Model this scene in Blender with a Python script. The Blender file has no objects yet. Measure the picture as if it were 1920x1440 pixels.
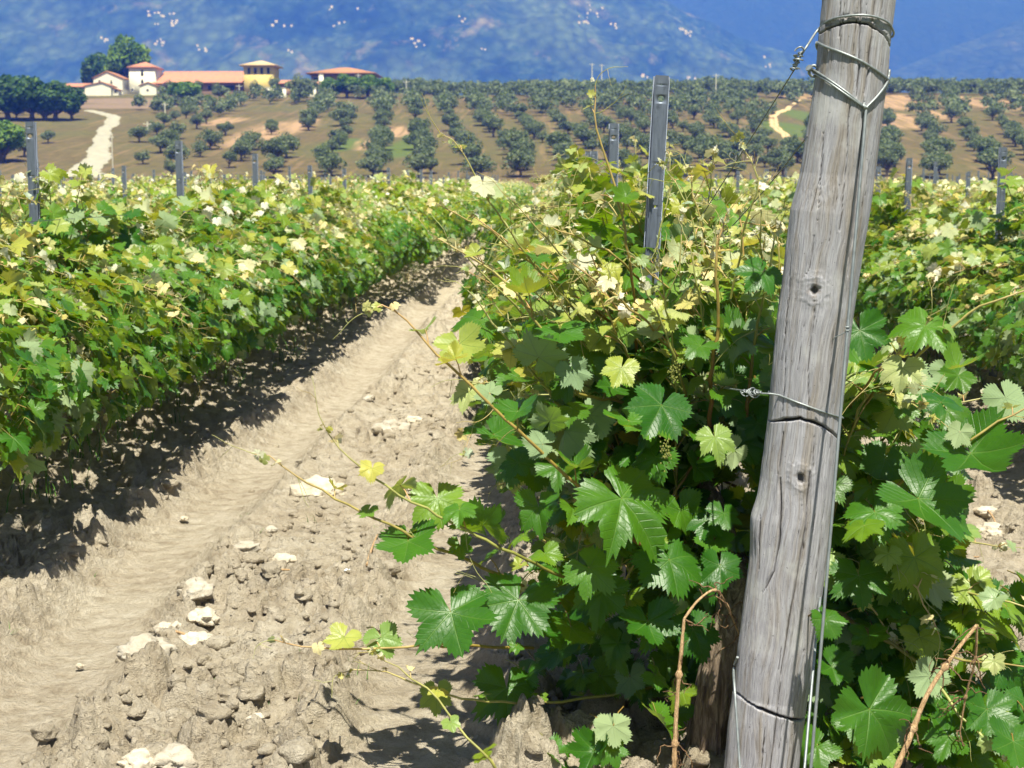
import bpy, math, numpy as np
from mathutils import Vector, Matrix
RNG = np.random.default_rng(7)
SC = bpy.context.scene
COL = SC.collection
# ------------------------------------------------------------------ camera
FPX = 2800.0                      # focal length in photo pixels (photo 1920 wide)
VPX, HZ = 1035.0, 357.0           # where the vine rows vanish
TH = math.atan((720-HZ)/FPX); PSI = math.atan((VPX-960)/FPX*math.cos(TH))
EYE = 1.4
fw = np.array([-math.sin(PSI)*math.cos(TH), math.cos(PSI)*math.cos(TH), -math.sin(TH)])
rt = np.array([math.cos(PSI), math.sin(PSI), 0.0]); up = np.cross(rt, fw)
cam = bpy.data.cameras.new('camera'); camo = bpy.data.objects.new('camera', cam); COL.objects.link(camo)
camo.matrix_world = Matrix(((rt[0], up[0], -fw[0], 0), (rt[1], up[1], -fw[1], 0), (rt[2], up[2], -fw[2], EYE), (0, 0, 0, 1)))
cam.sensor_width = 36; cam.lens = 36*FPX/1920; cam.clip_start = .05; cam.clip_end = 20000
cam.dof.use_dof = True; cam.dof.focus_distance = 4.0; cam.dof.aperture_fstop = 9.5
SC.camera = camo
# ------------------------------------------------------------------ light
SUN_EL, SUN_AZ = 65.0, 167.0      # azimuth clockwise from +Y (the way we look): almost straight behind us
w = bpy.data.worlds.new('World'); SC.world = w; w.use_nodes = True
wn = w.node_tree; bg = wn.nodes['Background']; sky = wn.nodes.new('ShaderNodeTexSky'); sky.sky_type = 'NISHITA'
sky.sun_disc = False; sky.sun_elevation = math.radians(SUN_EL); sky.sun_rotation = math.radians(SUN_AZ)
wn.links.new(sky.outputs[0], bg.inputs[0]); bg.inputs[1].default_value = .052
sun = bpy.data.lights.new('sun', 'SUN'); suno = bpy.data.objects.new('sun', sun); COL.objects.link(suno)
sun.energy = 5.0; sun.angle = math.radians(.5); sun.color = (1, .98, .96)
e, a = math.radians(SUN_EL), math.radians(SUN_AZ)
SUND = Vector((math.sin(a)*math.cos(e), math.cos(a)*math.cos(e), math.sin(e)))
suno.rotation_euler = SUND.to_track_quat('Z', 'Y').to_euler()
SC.view_settings.view_transform = 'Standard'; SC.view_settings.look = 'None'; SC.view_settings.exposure = .93; SC.view_settings.gamma = 1
SC.render.engine = 'CYCLES'; SC.cycles.max_bounces = 7; SC.cycles.transparent_max_bounces = 8
SC.cycles.diffuse_bounces = 2; SC.cycles.transmission_bounces = 4; SC.cycles.use_denoising = True

def ray(px, py): return fw + rt*((px-960)/FPX) - up*((py-720)/FPX)
def P(px, py, Y):                  # the world point at depth Y seen at photo pixel (px, py)
    r = ray(px, py); return np.array([0, 0, EYE]) + r*(Y/r[1])

# ------------------------------------------------------------------ noise
def _h(ix, iy, iz, s):
    n = (ix.astype(np.int64)*374761393 + iy.astype(np.int64)*668265263 + iz.astype(np.int64)*2147483647 + s*1274126177) & 0xffffffff
    n = ((n ^ (n >> 13))*1274126177) & 0xffffffff
    n = ((n ^ (n >> 15))*2246822519) & 0xffffffff
    return ((n ^ (n >> 16)) & 0xffffff)/float(0xffffff)
def vn2(x, y, s=0):
    x0, y0 = np.floor(x), np.floor(y); fx, fy = x-x0, y-y0
    fx = fx*fx*fx*(fx*(fx*6-15)+10); fy = fy*fy*fy*(fy*(fy*6-15)+10); z = np.zeros_like(x0)
    a, b, c, d = _h(x0, y0, z, s), _h(x0+1, y0, z, s), _h(x0, y0+1, z, s), _h(x0+1, y0+1, z, s)
    return (a+(b-a)*fx)*(1-fy)+(c+(d-c)*fx)*fy
def vn3(x, y, z, s=0):
    x0, y0, z0 = np.floor(x), np.floor(y), np.floor(z); fx, fy, fz = x-x0, y-y0, z-z0
    fx = fx*fx*(3-2*fx); fy = fy*fy*(3-2*fy); fz = fz*fz*(3-2*fz); r = 0
    for i in (0, 1):
        for j in (0, 1):
            for k in (0, 1):
                r = r+_h(x0+i, y0+j, z0+k, s)*(fx if i else 1-fx)*(fy if j else 1-fy)*(fz if k else 1-fz)
    return r
def fb2(x, y, s=0, o=4, g=.5):
    r = 0; a = 1; t = 0
    for i in range(o): r = r+a*(vn2(x*2**i+i*7.3, y*2**i-i*3.1, s+i)*2-1); t += a; a *= g
    return r/t
def fb3(x, y, z, s=0, o=4, g=.5):
    r = 0; a = 1; t = 0
    for i in range(o): r = r+a*(vn3(x*2**i+i*7.3, y*2**i-i*3.1, z*2**i, s+i)*2-1); t += a; a *= g
    return r/t
def worley(x, y, s=0):
    ix, iy = np.floor(x), np.floor(y); f1 = np.full_like(x, 9.); f2 = f1.copy(); cid = np.zeros_like(x); z = np.zeros_like(x)
    for i in (-1, 0, 1):
        for j in (-1, 0, 1):
            cx, cy = ix+i, iy+j; d = np.hypot(cx+.1+.8*_h(cx, cy, z, s)-x, cy+.1+.8*_h(cx, cy, z+1, s)-y); h = _h(cx, cy, z+2, s)
            n = d < f1; f2 = np.where(n, f1, np.minimum(f2, d)); cid = np.where(n, h, cid); f1 = np.where(n, d, f1)
    return f1, f2, cid
def sst(a, b, x): t = np.clip((x-a)/(b-a), 0, 1); return t*t*(3-2*t)

# ------------------------------------------------------------------ mesh helpers
def mesh_np(name, V, Fs, mats, uvs=None, smooth=True, mi=None):
    """V (n,3); Fs: list of int arrays (m,k); uvs: dict name -> (n,2) per vertex."""
    me = bpy.data.meshes.new(name); V = np.asarray(V, np.float32)
    Fs = [np.asarray(f, np.int32) for f in Fs if len(f)]
    me.vertices.add(len(V)); me.vertices.foreach_set('co', V.ravel())
    li = np.concatenate([f.ravel() for f in Fs]); lt = np.concatenate([np.full(len(f), f.shape[1], np.int32) for f in Fs])
    ls = np.concatenate([[0], np.cumsum(lt)[:-1]]).astype(np.int32)
    me.loops.add(len(li)); me.loops.foreach_set('vertex_index', li)
    me.polygons.add(len(lt)); me.polygons.foreach_set('loop_start', ls); me.polygons.foreach_set('loop_total', lt)
    if smooth: me.polygons.foreach_set('use_smooth', np.ones(len(lt), bool))
    if mi is not None: me.polygons.foreach_set('material_index', np.asarray(mi, np.int32))
    for k, u in (uvs or {}).items():
        me.uv_layers.new(name=k).data.foreach_set('uv', np.asarray(u, np.float32)[li].ravel())
    for m in (mats if isinstance(mats, (list, tuple)) else [mats]): me.materials.append(m)
    me.update(calc_edges=True); return me
def link(name, data, parent=None, loc=(0, 0, 0), rot=(0, 0, 0), scale=(1, 1, 1)):
    o = bpy.data.objects.new(name, data); COL.objects.link(o)
    o.location = [float(v) for v in loc]; o.rotation_euler = [float(v) for v in rot]; o.scale = scale
    if parent: o.parent = parent
    return o
def tag(o, label, cat, group=None, kind=None):
    if label: o['label'] = label
    if cat: o['category'] = cat
    if group: o['group'] = group
    if kind: o['kind'] = kind
    return o
def copy_tree(o, parent=None):
    c = o.copy(); COL.objects.link(c); c.parent = parent
    for ch in list(o.children): copy_tree(ch, c)
    return c

class MB:
    def __init__(s): s.V = []; s.F = {3: [], 4: []}; s.T = []; s.n = 0
    def add(s, V, F, tint=(0, .5)):
        V = np.asarray(V, float); s.V.append(V); F = np.asarray(F, int)+s.n; s.F[F.shape[1]].append(F)
        t = np.asarray(tint, float); s.T.append(np.broadcast_to(t, (len(V), 2))); s.n += len(V)
    def build(s, name, mat, parent=None, smooth=True, **k):
        return link(name, s.mesh(name, mat, smooth), parent, **k)
    def mesh(s, name, mat, smooth=True):
        return mesh_np(name, np.concatenate(s.V), [np.concatenate(f) for f in s.F.values() if f], mat, {'tint': np.concatenate(s.T)}, smooth)
    def tube(s, pts, rad, seg=6, tint=None, jitter=None):
        pts = np.asarray(pts, float); n = len(pts); rad = np.broadcast_to(np.asarray(rad, float), (n,))
        T = np.gradient(pts, axis=0); T /= np.linalg.norm(T, axis=1)[:, None]+1e-9
        ref = np.array([0, 0, 1.0]) if abs(T[:, 2]).mean() < .8 else np.array([1.0, 0, 0])
        A = np.cross(T, ref); A /= np.linalg.norm(A, axis=1)[:, None]+1e-9; B = np.cross(T, A)
        ph = np.arange(seg)/seg*2*np.pi; R = rad[:, None]*np.ones(seg)
        if jitter is not None: R = R*jitter(n, seg)
        V = pts[:, None]+R[..., None]*(np.cos(ph)[None, :, None]*A[:, None]+np.sin(ph)[None, :, None]*B[:, None])
        i = np.arange(n-1)[:, None]*seg; j = np.arange(seg)[None]; k = (j+1) % seg
        F = np.stack([i+j, i+k, i+seg+k, i+seg+j], -1).reshape(-1, 4)
        t = (0, .5) if tint is None else (np.repeat(np.asarray(tint, float), seg, 0) if np.ndim(tint) == 2 else tint)
        s.add(V.reshape(-1, 3), F, t)
        for e0, o in ((0, 1), (n-1, 0)):          # caps
            c = s.n; ring = V[e0]; f = [[seg, (q+1) % seg, q] if o else [seg, q, (q+1) % seg] for q in range(seg)]
            s.add(np.vstack([ring, ring.mean(0)]), f, (t[e0*seg] if np.ndim(t) == 2 else t))
    def box(s, a, b, M=None, tint=(0, .5)):
        a, b = np.array(a, float), np.array(b, float)
        V = np.array([[(a, b)[i][0], (a, b)[j][1], (a, b)[k][2]] for i in (0, 1) for j in (0, 1) for k in (0, 1)])
        if M is not None: V = V@M.T
        s.add(V, [[0, 1, 3, 2], [4, 6, 7, 5], [0, 4, 5, 1], [2, 3, 7, 6], [0, 2, 6, 4], [1, 5, 7, 3]], tint)

def smooth_path(ctrl, n):
    c = np.asarray(ctrl, float); m = len(c)
    if m == 2: t = np.linspace(0, 1, n)[:, None]; return c[0]*(1-t)+c[1]*t
    d = np.concatenate([[0], np.cumsum(np.linalg.norm(np.diff(c, axis=0), axis=1))]); d /= d[-1]
    u = np.linspace(0, 1, n); out = []
    ext = np.vstack([2*c[0]-c[1], c, 2*c[-1]-c[-2]])
    for v in u:
        i = min(np.searchsorted(d, v, 'right')-1, m-2); t = (v-d[i])/(d[i+1]-d[i]+1e-9)
        p0, p1, p2, p3 = ext[i], ext[i+1], ext[i+2], ext[i+3]
        out.append(.5*((2*p1)+(-p0+p2)*t+(2*p0-5*p1+4*p2-p3)*t*t+(-p0+3*p1-3*p2+p3)*t**3))
    return np.array(out)

# ------------------------------------------------------------------ materials
class NT:
    def __init__(s, name):
        s.m = bpy.data.materials.new(name); s.m.use_nodes = True; s.t = s.m.node_tree; s.N = s.t.nodes; s.N.clear()
        s.out = s.N.new('ShaderNodeOutputMaterial')
    def n(s, ty, _props=None, **inp):
        x = s.N.new('ShaderNode'+ty)
        for k, v in (_props or {}).items(): setattr(x, k, v)
        for k, v in inp.items():
            k2 = int(k[1:]) if k[0] == 'i' and k[1:].isdigit() else k.replace('_', ' ')
            s.set(x.inputs[k2], v)
        return x
    def set(s, sock, v):
        if isinstance(v, bpy.types.NodeSocket): s.t.links.new(v, sock)
        elif isinstance(v, bpy.types.Node): s.t.links.new(v.outputs[0], sock)
        else:
            if isinstance(v, (tuple, list)) and len(v) == 3 and sock.type == 'RGBA': v = (*v, 1)
            sock.default_value = v
    def math(s, op, a, b=0.0, c=0.0, clamp=False):
        x = s.n('Math', {'operation': op, 'use_clamp': clamp}, i0=a, i1=b, i2=c); return x.outputs[0]
    def noise(s, vec, scale, detail=4, rough=.55, dist=0):
        return s.n('TexNoise', None, Vector=vec, Scale=scale, Detail=detail, Roughness=rough, Distortion=dist).outputs[0]
    def ramp(s, fac, stops, interp='LINEAR'):
        x = s.n('ValToRGB', None, Fac=fac); x.color_ramp.interpolation = interp; e = x.color_ramp.elements
        while len(e) < len(stops): e.new(.5)
        for q, (p, c) in zip(e, stops): q.position = p; q.color = (*c, 1) if len(c) == 3 else c
        return x.outputs[0]
    def mr(s, v, a, b, c=0.0, d=1.0, smooth=False):
        return s.n('MapRange', {'interpolation_type': 'SMOOTHSTEP' if smooth else 'LINEAR'}, i0=v, i1=a, i2=b, i3=c, i4=d).outputs[0]
    def mix(s, fac, a, b, mode='MIX'):
        x = s.n('Mix', {'data_type': 'RGBA', 'blend_type': mode}); s.set(x.inputs[0], fac); s.set(x.inputs[6], a); s.set(x.inputs[7], b); return x.outputs[2]
    def bump(s, h, strength, dist, normal=None):
        x = s.n('Bump', None, Height=h, Strength=strength, Distance=dist)
        if normal is not None: s.set(x.inputs['Normal'], normal)
        return x.outputs[0]
    def bsdf(s, col, rough=.8, metal=0., spec=.3, normal=None):
        b = s.n('BsdfPrincipled', None, Base_Color=col, Roughness=rough, Metallic=metal); s.set(b.inputs['Specular IOR Level'], spec)
        if normal is not None: s.set(b.inputs['Normal'], normal)
        return b
    def done(s, sh): s.set(s.out.inputs[0], sh); return s.m
    def obj(s): return s.N.new('ShaderNodeTexCoord').outputs['Object']
    def pos(s): return s.N.new('ShaderNodeNewGeometry').outputs['Position']
    def mapv(s, v, sc): return s.n('Mapping', None, Vector=v, Scale=sc).outputs[0]
    def tint(s):
        x = s.n('SeparateXYZ', None, i0=s.n('UVMap', {'uv_map': 'tint'})); return x.outputs[0], x.outputs[1]

def leaf_mat(name, detail=True):
    m = NT(name); age, rnd = m.tint()
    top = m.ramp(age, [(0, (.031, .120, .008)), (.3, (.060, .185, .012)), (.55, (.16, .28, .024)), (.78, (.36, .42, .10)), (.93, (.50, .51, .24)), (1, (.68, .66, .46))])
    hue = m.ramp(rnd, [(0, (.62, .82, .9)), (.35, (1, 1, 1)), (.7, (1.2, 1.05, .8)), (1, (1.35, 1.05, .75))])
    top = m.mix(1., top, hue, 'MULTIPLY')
    und = m.ramp(age, [(0, (.20, .30, .16)), (.5, (.28, .37, .18)), (.8, (.48, .50, .28)), (1, (.8, .77, .64))])
    nrm = None; vein = None
    if detail:
        x = m.n('SeparateXYZ', None, i0=m.n('UVMap', {'uv_map': 'vein'})); al, pe = x.outputs[0], x.outputs[1]
        wv = m.math('MULTIPLY_ADD', al, -.010, .016)
        v1 = m.mr(m.math('DIVIDE', pe, wv), .6, 1.6, 1, 0, True)
        ph = m.math('FRACT', m.math('MULTIPLY', m.math('SUBTRACT', al, m.math('MULTIPLY', pe, .85)), 8.))
        tri = m.math('ABSOLUTE', m.math('SUBTRACT', ph, .5))
        v2 = m.mr(tri, .0, .085, 1, 0, True)
        vein = m.math('MAXIMUM', v1, m.math('MULTIPLY', v2, .28))
        top = m.mix(m.math('MULTIPLY', vein, .34), top, (.18, .32, .06))
        ob = m.obj(); nz = m.noise(ob, 90, 3)
        h = m.math('ADD', m.math('MULTIPLY', m.math('MAXIMUM', v1, m.math('MULTIPLY', v2, .45)), -1.), m.math('MULTIPLY', nz, .7))
        nrm = m.bump(h, .5, .0032)
        top = m.mix(m.mr(m.noise(ob, 30, 2), .35, .7), top, m.mix(1., top, (.8, .85, .8), 'MULTIPLY'))
    back = m.N.new('ShaderNodeNewGeometry').outputs['Backfacing']
    col = m.mix(back, top, und)
    rough = m.mr(back, 0, 1, .40, .75)
    b = m.bsdf(col, rough, 0, .42, nrm)
    tc = m.ramp(age, [(0, (.17, .36, .006)), (.35, (.29, .42, .010)), (.75, (.52, .52, .06)), (1, (.7, .64, .38))])
    tc = m.mix(1., tc, hue, 'MULTIPLY')
    if vein is not None: tc = m.mix(m.math('MULTIPLY', vein, .5), tc, (.10, .14, .02))
    t = m.n('BsdfTranslucent', None, Color=tc)
    if nrm is not None: m.set(t.inputs['Normal'], nrm)
    return m.done(m.n('MixShader', None, i0=.36, i1=b, i2=t))
LEAF = leaf_mat('vine_leaf'); LEAF_FAR = leaf_mat('vine_leaf_plain', False)

def stem_mat():
    m = NT('green_cane'); age, rnd = m.tint(); ob = m.obj()
    c = m.ramp(age, [(0, (.13, .075, .035)), (.25, (.16, .13, .035)), (.5, (.22, .235, .05)), (.8, (.34, .36, .11)), (1, (.42, .38, .18))])
    c = m.mix(m.mr(rnd, .3, .9), c, m.mix(1., c, (1.25, .78, .8), 'MULTIPLY'))
    c = m.mix(m.mr(m.noise(ob, 40, 3), .4, .7), c, m.mix(1., c, (.7, .7, .7), 'MULTIPLY'))
    return m.done(m.bsdf(c, .45, 0, .4))
STEM = stem_mat()
def bark_mat(name, a, b, c, sc=(30, 30, 5)):
    m = NT(name); v = m.mapv(m.obj(), sc); n1 = m.noise(v, 2.2, 6, .7, .6)
    col = m.ramp(n1, [(.3, a), (.5, b), (.68, c)])
    return m.done(m.bsdf(col, .9, 0, .2, m.bump(n1, 1., .012)))
BARK = bark_mat('vine_bark', (.05, .035, .025), (.20, .15, .11), (.42, .34, .26))
OLIVE_BARK = bark_mat('olive_bark', (.05, .045, .04), (.12, .10, .08), (.2, .18, .15), (6, 6, 2))
DRYCANE = bark_mat('dry_cane', (.32, .19, .09), (.55, .36, .19), (.66, .47, .28), (60, 60, 6))
DRYLEAF = bark_mat('dry_tendril', (.10, .055, .03), (.22, .13, .07), (.42, .28, .15), (60, 60, 60))

def soil_mat():
    m = NT('dry_clay_soil'); p = m.pos()
    n1 = m.noise(p, 1.6, 5, .6); n2 = m.noise(p, 14, 6, .65); n3 = m.noise(p, 90, 5, .7); n4 = m.noise(p, 4.5, 4, .6, .4)
    c = m.ramp(n2, [(.28, (.34, .285, .205)), (.5, (.53, .465, .36)), (.72, (.66, .60, .49))])
    c = m.mix(m.mr(n1, .35, .65), c, m.mix(1., c, (.86, .83, .80), 'MULTIPLY'))
    c = m.mix(m.mr(n4, .6, .74), c, (.58, .51, .41))
    c = m.mix(m.mr(n3, .25, .6, .45, 0), c, (.26, .20, .135))
    v = m.n('TexVoronoi', {'feature': 'F1'}, Vector=p, Scale=38.).outputs[0]
    n5 = m.noise(p, 260, 3, .7); c = m.mix(m.mr(n5, .58, .70, 0, .45), c, (.20, .15, .10)); c = m.mix(m.mr(n5, .42, .30, 0, .4), c, (.62, .56, .46))
    h = m.math('ADD', m.math('MULTIPLY', n3, .9), m.math('ADD', m.math('MULTIPLY', n2, 1.2), m.math('ADD', m.math('MULTIPLY', v, -.35), m.math('MULTIPLY', n5, .35))))
    return m.done(m.bsdf(c, .95, 0, .15, m.bump(h, 1., .022)))
SOIL = soil_mat()
def clod_mat(name, lo, hi, sc=18):
    m = NT(name); p = m.pos(); n = m.noise(p, sc, 6, .7); n3 = m.noise(p, sc*6, 4, .7)
    c = m.ramp(n, [(.3, lo), (.65, hi)])
    return m.done(m.bsdf(c, .95, 0, .15, m.bump(m.math('ADD', n, m.math('MULTIPLY', n3, .4)), .9, .012)))
CLOD = clod_mat('clay_clod', (.40, .34, .25), (.64, .57, .46))
PALE = clod_mat('pale_clod', (.32, .275, .21), (.50, .455, .38))

def wood_mat():
    m = NT('weathered_grey_wood'); ob = m.obj()
    w1 = m.noise(ob, 5, 2, .5)
    add = m.n('VectorMath', {'operation': 'ADD'}); m.set(add.inputs[0], ob)
    off = m.n('CombineXYZ', None, X=m.math('MULTIPLY', w1, .05), Y=0., Z=0.); m.set(add.inputs[1], off)
    st = m.mapv(add.outputs[0], (150, 150, 5.)); fine = m.noise(st, 1.9, 10, .75, .5)
    st2 = m.mapv(add.outputs[0], (40, 40, 1.6)); mid = m.noise(st2, 1.2, 5, .6, .6)
    bl = m.noise(ob, 9, 4, .6)
    c = m.ramp(fine, [(.28, (.12, .115, .125)), (.40, (.26, .256, .28)), (.56, (.40, .395, .43)), (.75, (.56, .55, .60))])
    brown = m.ramp(fine, [(.3, (.11, .092, .078)), (.5, (.26, .23, .205)), (.75, (.41, .375, .34))])
    c = m.mix(m.mr(mid, .45, .66), c, brown)
    c = m.mix(m.mr(bl, .55, .72, 0, .7), c, (.50, .50, .50))
    crack, kn = m.tint()
    c = m.mix(m.mr(kn, .5, 1.), c, (.14, .10, .07))
    c = m.mix(m.mr(crack, .3, 1.), c, (.035, .028, .022))
    sp = m.mr(m.noise(ob, 160, 2), .68, .74, 0, .6); c = m.mix(sp, c, (.06, .05, .045))
    h = m.math('ADD', fine, m.math('MULTIPLY', mid, .5))
    return m.done(m.bsdf(c, .85, 0, .2, m.bump(h, .9, .004)))
WOOD = wood_mat()
def metal_mat(name, col, rough=.5, metal=.55):
    m = NT(name); ob = m.obj(); n = m.noise(m.mapv(ob, (60, 60, 8)), 2, 5, .65); n2 = m.noise(ob, 35, 3)
    c = m.mix(m.mr(n, .3, .7), col, tuple(v*1.45 for v in col)); c = m.mix(m.mr(n2, .6, .72, 0, .6), c, tuple(v*.5 for v in col))
    return m.done(m.bsdf(c, m.mr(n, .3, .7, rough-.1, rough+.15), metal, .5, m.bump(n, .15, .002)))
ZINC = metal_mat('galvanised_steel', (.115, .135, .175)); WIRE = metal_mat('galvanised_wire', (.20, .22, .225), .45, .5); DWIRE = metal_mat('dull_wire', (.12, .12, .12), .5, .5)
def plain(name, col, rough=.8, var=.25, sc=3.):
    m = NT(name); n = m.noise(m.obj(), sc, 5, .6)
    return m.done(m.bsdf(m.mix(m.mr(n, .3, .7), tuple(v*(1-var) for v in col), tuple(min(1, v*(1+var*.5)) for v in col)), rough, 0, .3))
WHITE = plain('white_stucco', (.80, .785, .75), .9, .08); YELLOW = plain('yellow_stucco', (.78, .62, .25), .9, .12); GREYW = plain('grey_stucco', (.42, .40, .38), .9, .2)
BRICK = plain('brown_brick', (.36, .24, .17), .9, .25, 8); DARKW = plain('dark_opening', (.025, .03, .04), .4, .2); SHUT = plain('blue_shutter', (.12, .17, .25), .6, .2); CONC = plain('pale_concrete', (.55, .55, .52), .8, .15); DARKB = plain('brown_rust', (.20, .05, .03), .8, .3); PLAST = plain('white_plastic', (.75, .8, .85), .3, .1, 40)
def tile_mat(name, col):
    m = NT(name); p = m.obj(); wv = m.n('TexWave', {'bands_direction': 'X'}, Vector=p, Scale=1.2, Distortion=.3, Detail=1.).outputs[1]; n = m.noise(p, 1.5, 6, .7)
    c = m.mix(m.mr(n, .3, .7), tuple(v*.75 for v in col), tuple(min(1, v*1.2) for v in col)); c = m.mix(m.mr(wv, 0, 1, .2, 0), c, tuple(v*.5 for v in col))
    return m.done(m.bsdf(c, .85, 0, .2, m.bump(wv, .4, .05)))
TERRA = tile_mat('terracotta_tiles', (.50, .235, .17)); TILE_B = tile_mat('brown_roof_tiles', (.42, .21, .13)); TILE_Y = tile_mat('sandy_roof_tiles', (.60, .45, .30))

# ------------------------------------------------------------------ leaves
def leaf_template(tier, seed):
    r = np.random.default_rng(seed)
    tips = [0, 52, 106]; sec = [0, 27, 52, 79, 106, 134, 168]
    st = {2: [7, 7, 7, 7, 7, 8], 1: [3, 3, 3, 3, 2, 2], 0: [1, 1, 1, 1, 1, 1]}[tier]
    th = []
    for i, k in enumerate(st): th += list(np.linspace(sec[i], sec[i+1], k, endpoint=False))
    th.append(168); th = np.array(th)
    ctrl_t = [0, 12, 27, 42, 52, 64, 79, 95, 106, 125, 145, 168]
    deep = r.uniform(-.02, .14)
    ctrl_r = [1, .92, .80-deep, .86, .97, .88, .74-deep, .78, .85, .80, .72, .55]
    out = np.interp(th, ctrl_t, ctrl_r)
    both = []
    for sgn in (1, -1):
        o = out*(1+r.normal(0, .03, len(out)))
        par = np.arange(len(o)) % 2
        if tier == 2: o = o*np.where(par, .93, 1.05)
        elif tier == 1: o = o*np.where(par, .90, 1.07)
        both.append((th*sgn, o))
    T = np.radians(np.concatenate([both[0][0], both[1][0][1:][::-1]])); O = np.concatenate([both[0][1], both[1][1][1:][::-1]])
    # order: 0..168, -168..-small ; open at the petiole sinus between 168 and -168
    rings = {2: [.34, .67, 1.], 1: [.55, 1.], 0: [1.]}[tier]; n = len(T); smo = np.interp(np.degrees(abs(T)), ctrl_t, ctrl_r)
    V = [[0, 0, 0]]; UV = [[0, 0]]
    for f in rings:
        for t, o, s_ in zip(T, O, smo):
            rr = f*(o if f == 1 else s_); x, y = rr*math.sin(t), rr*math.cos(t)
            d = np.degrees(abs(t)); v = min(tips, key=lambda q: abs(q-d)); dl = math.radians(abs(d-v))
            V.append([x, y, 0]); UV.append([rr*math.cos(dl), rr*abs(math.sin(dl))])
    V = np.array(V); UV = np.array(UV)
    gap = len(both[0][0])-1
    F3 = [[0, 1+(i+1) % n, 1+i] for i in range(n) if i != gap]; F4 = []
    for k in range(len(rings)-1):
        for i in range(n):
            if i == gap: continue
            a, b = 1+k*n+i, 1+k*n+(i+1) % n; F4.append([a, b, b+n, a+n])
    F4 = np.array(F4) if F4 else np.zeros((0, 4), int); F3 = np.array(F3)
    x, y = V[:, 0], V[:, 1]; rad = np.hypot(x, y)
    cup, fold, droop = r.uniform(-.35, .40), r.uniform(.05, .7), r.uniform(.0, .8)
    z = cup*rad**2 + fold*abs(x)*.45 - droop*np.clip(y, 0, 9)**2*.5
    z += .16*np.minimum(UV[:, 1], .25)*(rad > .2) + .06*np.sin(np.arctan2(x, y)*r.integers(5, 9)+r.uniform(0, 6))*rad**2
    V[:, 2] = z; V[:, :2] *= .5
    V[:, 2] *= .5
    return V, F3, F4, UV
TEMPL = {t: [leaf_template(t, 100*t+i) for i in range(8)] for t in (0, 1, 2)}

class Leaves:
    def __init__(s): s.L = []
    def add(s, pos, n, m, size, age, rnd): s.L.append((*pos, *n, *m, size, age, rnd))
    def mesh(s, tier, mat, rng, name='leaves'):
        A = np.array(s.L, float); pos, N, M, size, age, rnd = A[:, :3], A[:, 3:6], A[:, 6:9], A[:, 9], A[:, 10], A[:, 11]
        N = N/(np.linalg.norm(N, axis=1)[:, None]+1e-9); fl = (rng.random(len(A)) < .11) & (size < .2); N = np.where(fl[:, None], -N*[1, 1, .6]+[0, .5, 0], N); N = N/np.linalg.norm(N, axis=1)[:, None]; M = M-N*(M*N).sum(1)[:, None]; M /= np.linalg.norm(M, axis=1)[:, None]+1e-9; S = np.cross(M, N)
        var = rng.integers(0, 8, len(A)); Vs, F3s, F4s, U, T = [], [], [], [], []; base = 0
        for v in range(8):
            q = np.where(var == v)[0]
            if not len(q): continue
            V, F3, F4, UV = TEMPL[tier][v]; k = len(V)
            sx = size[q]*rng.uniform(.85, 1.1, len(q)); sz = size[q]*rng.uniform(.5, 1.5, len(q))
            W = pos[q][:, None]+V[None, :, 0, None]*S[q][:, None]*sx[:, None, None]+V[None, :, 1, None]*M[q][:, None]*size[q][:, None, None]+V[None, :, 2, None]*N[q][:, None]*sz[:, None, None]
            kb, kt, kc = rng.normal(.1, .55, len(q)), rng.normal(0, .7, len(q)), rng.normal(0, .45, len(q)); X_, Y_ = V[None, :, 0], V[None, :, 1]
            W += ((kb[:, None]*Y_*abs(Y_)+kt[:, None]*X_*Y_+kc[:, None]*X_**2)*size[q][:, None])[..., None]*-N[q][:, None]
            o = base+np.arange(len(q))[:, None, None]*k
            Vs.append(W.reshape(-1, 3)); F3s.append((F3[None]+o).reshape(-1, 3))
            if len(F4): F4s.append((F4[None]+o).reshape(-1, 4))
            U.append(np.tile(UV, (len(q), 1))); T.append(np.repeat(np.stack([age[q], rnd[q]], 1), k, 0)); base += k*len(q)
        F = [np.concatenate(F3s)]+([np.concatenate(F4s)] if F4s else [])
        return mesh_np(name, np.concatenate(Vs), F, mat, {'vein': np.concatenate(U), 'tint': np.concatenate(T)})

def unit(v): v = np.asarray(v, float); return v/(np.linalg.norm(v)+1e-9)
def tendril(mb, p, d, L, rng, r=.0011):
    d = unit(d); n = 14; pts = [np.array(p, float)]; w = unit(rng.normal(size=3))
    for i in range(n):
        t = i/n; d = unit(d+.12*w+np.array([0, 0, -.10*t+.03])+rng.normal(0, .06, 3)); pts.append(pts[-1]+d*L/n)
        w = unit(w+rng.normal(0, .35, 3)) if t < .6 else unit(np.cross(d, w)+w*.4)
    mb.tube(pts, np.linspace(r, r*.45, len(pts)), 4, (.85, rng.uniform(0, .7)))
    q = pts[n//2]; d2 = unit(d+rng.normal(0, .6, 3)); pp = [q]
    for i in range(7): d2 = unit(d2+rng.normal(0, .2, 3)); pp.append(pp[-1]+d2*L/n)
    mb.tube(pp, np.linspace(r*.7, r*.4, len(pp)), 4, (.85, rng.uniform(0, .7)))

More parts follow.
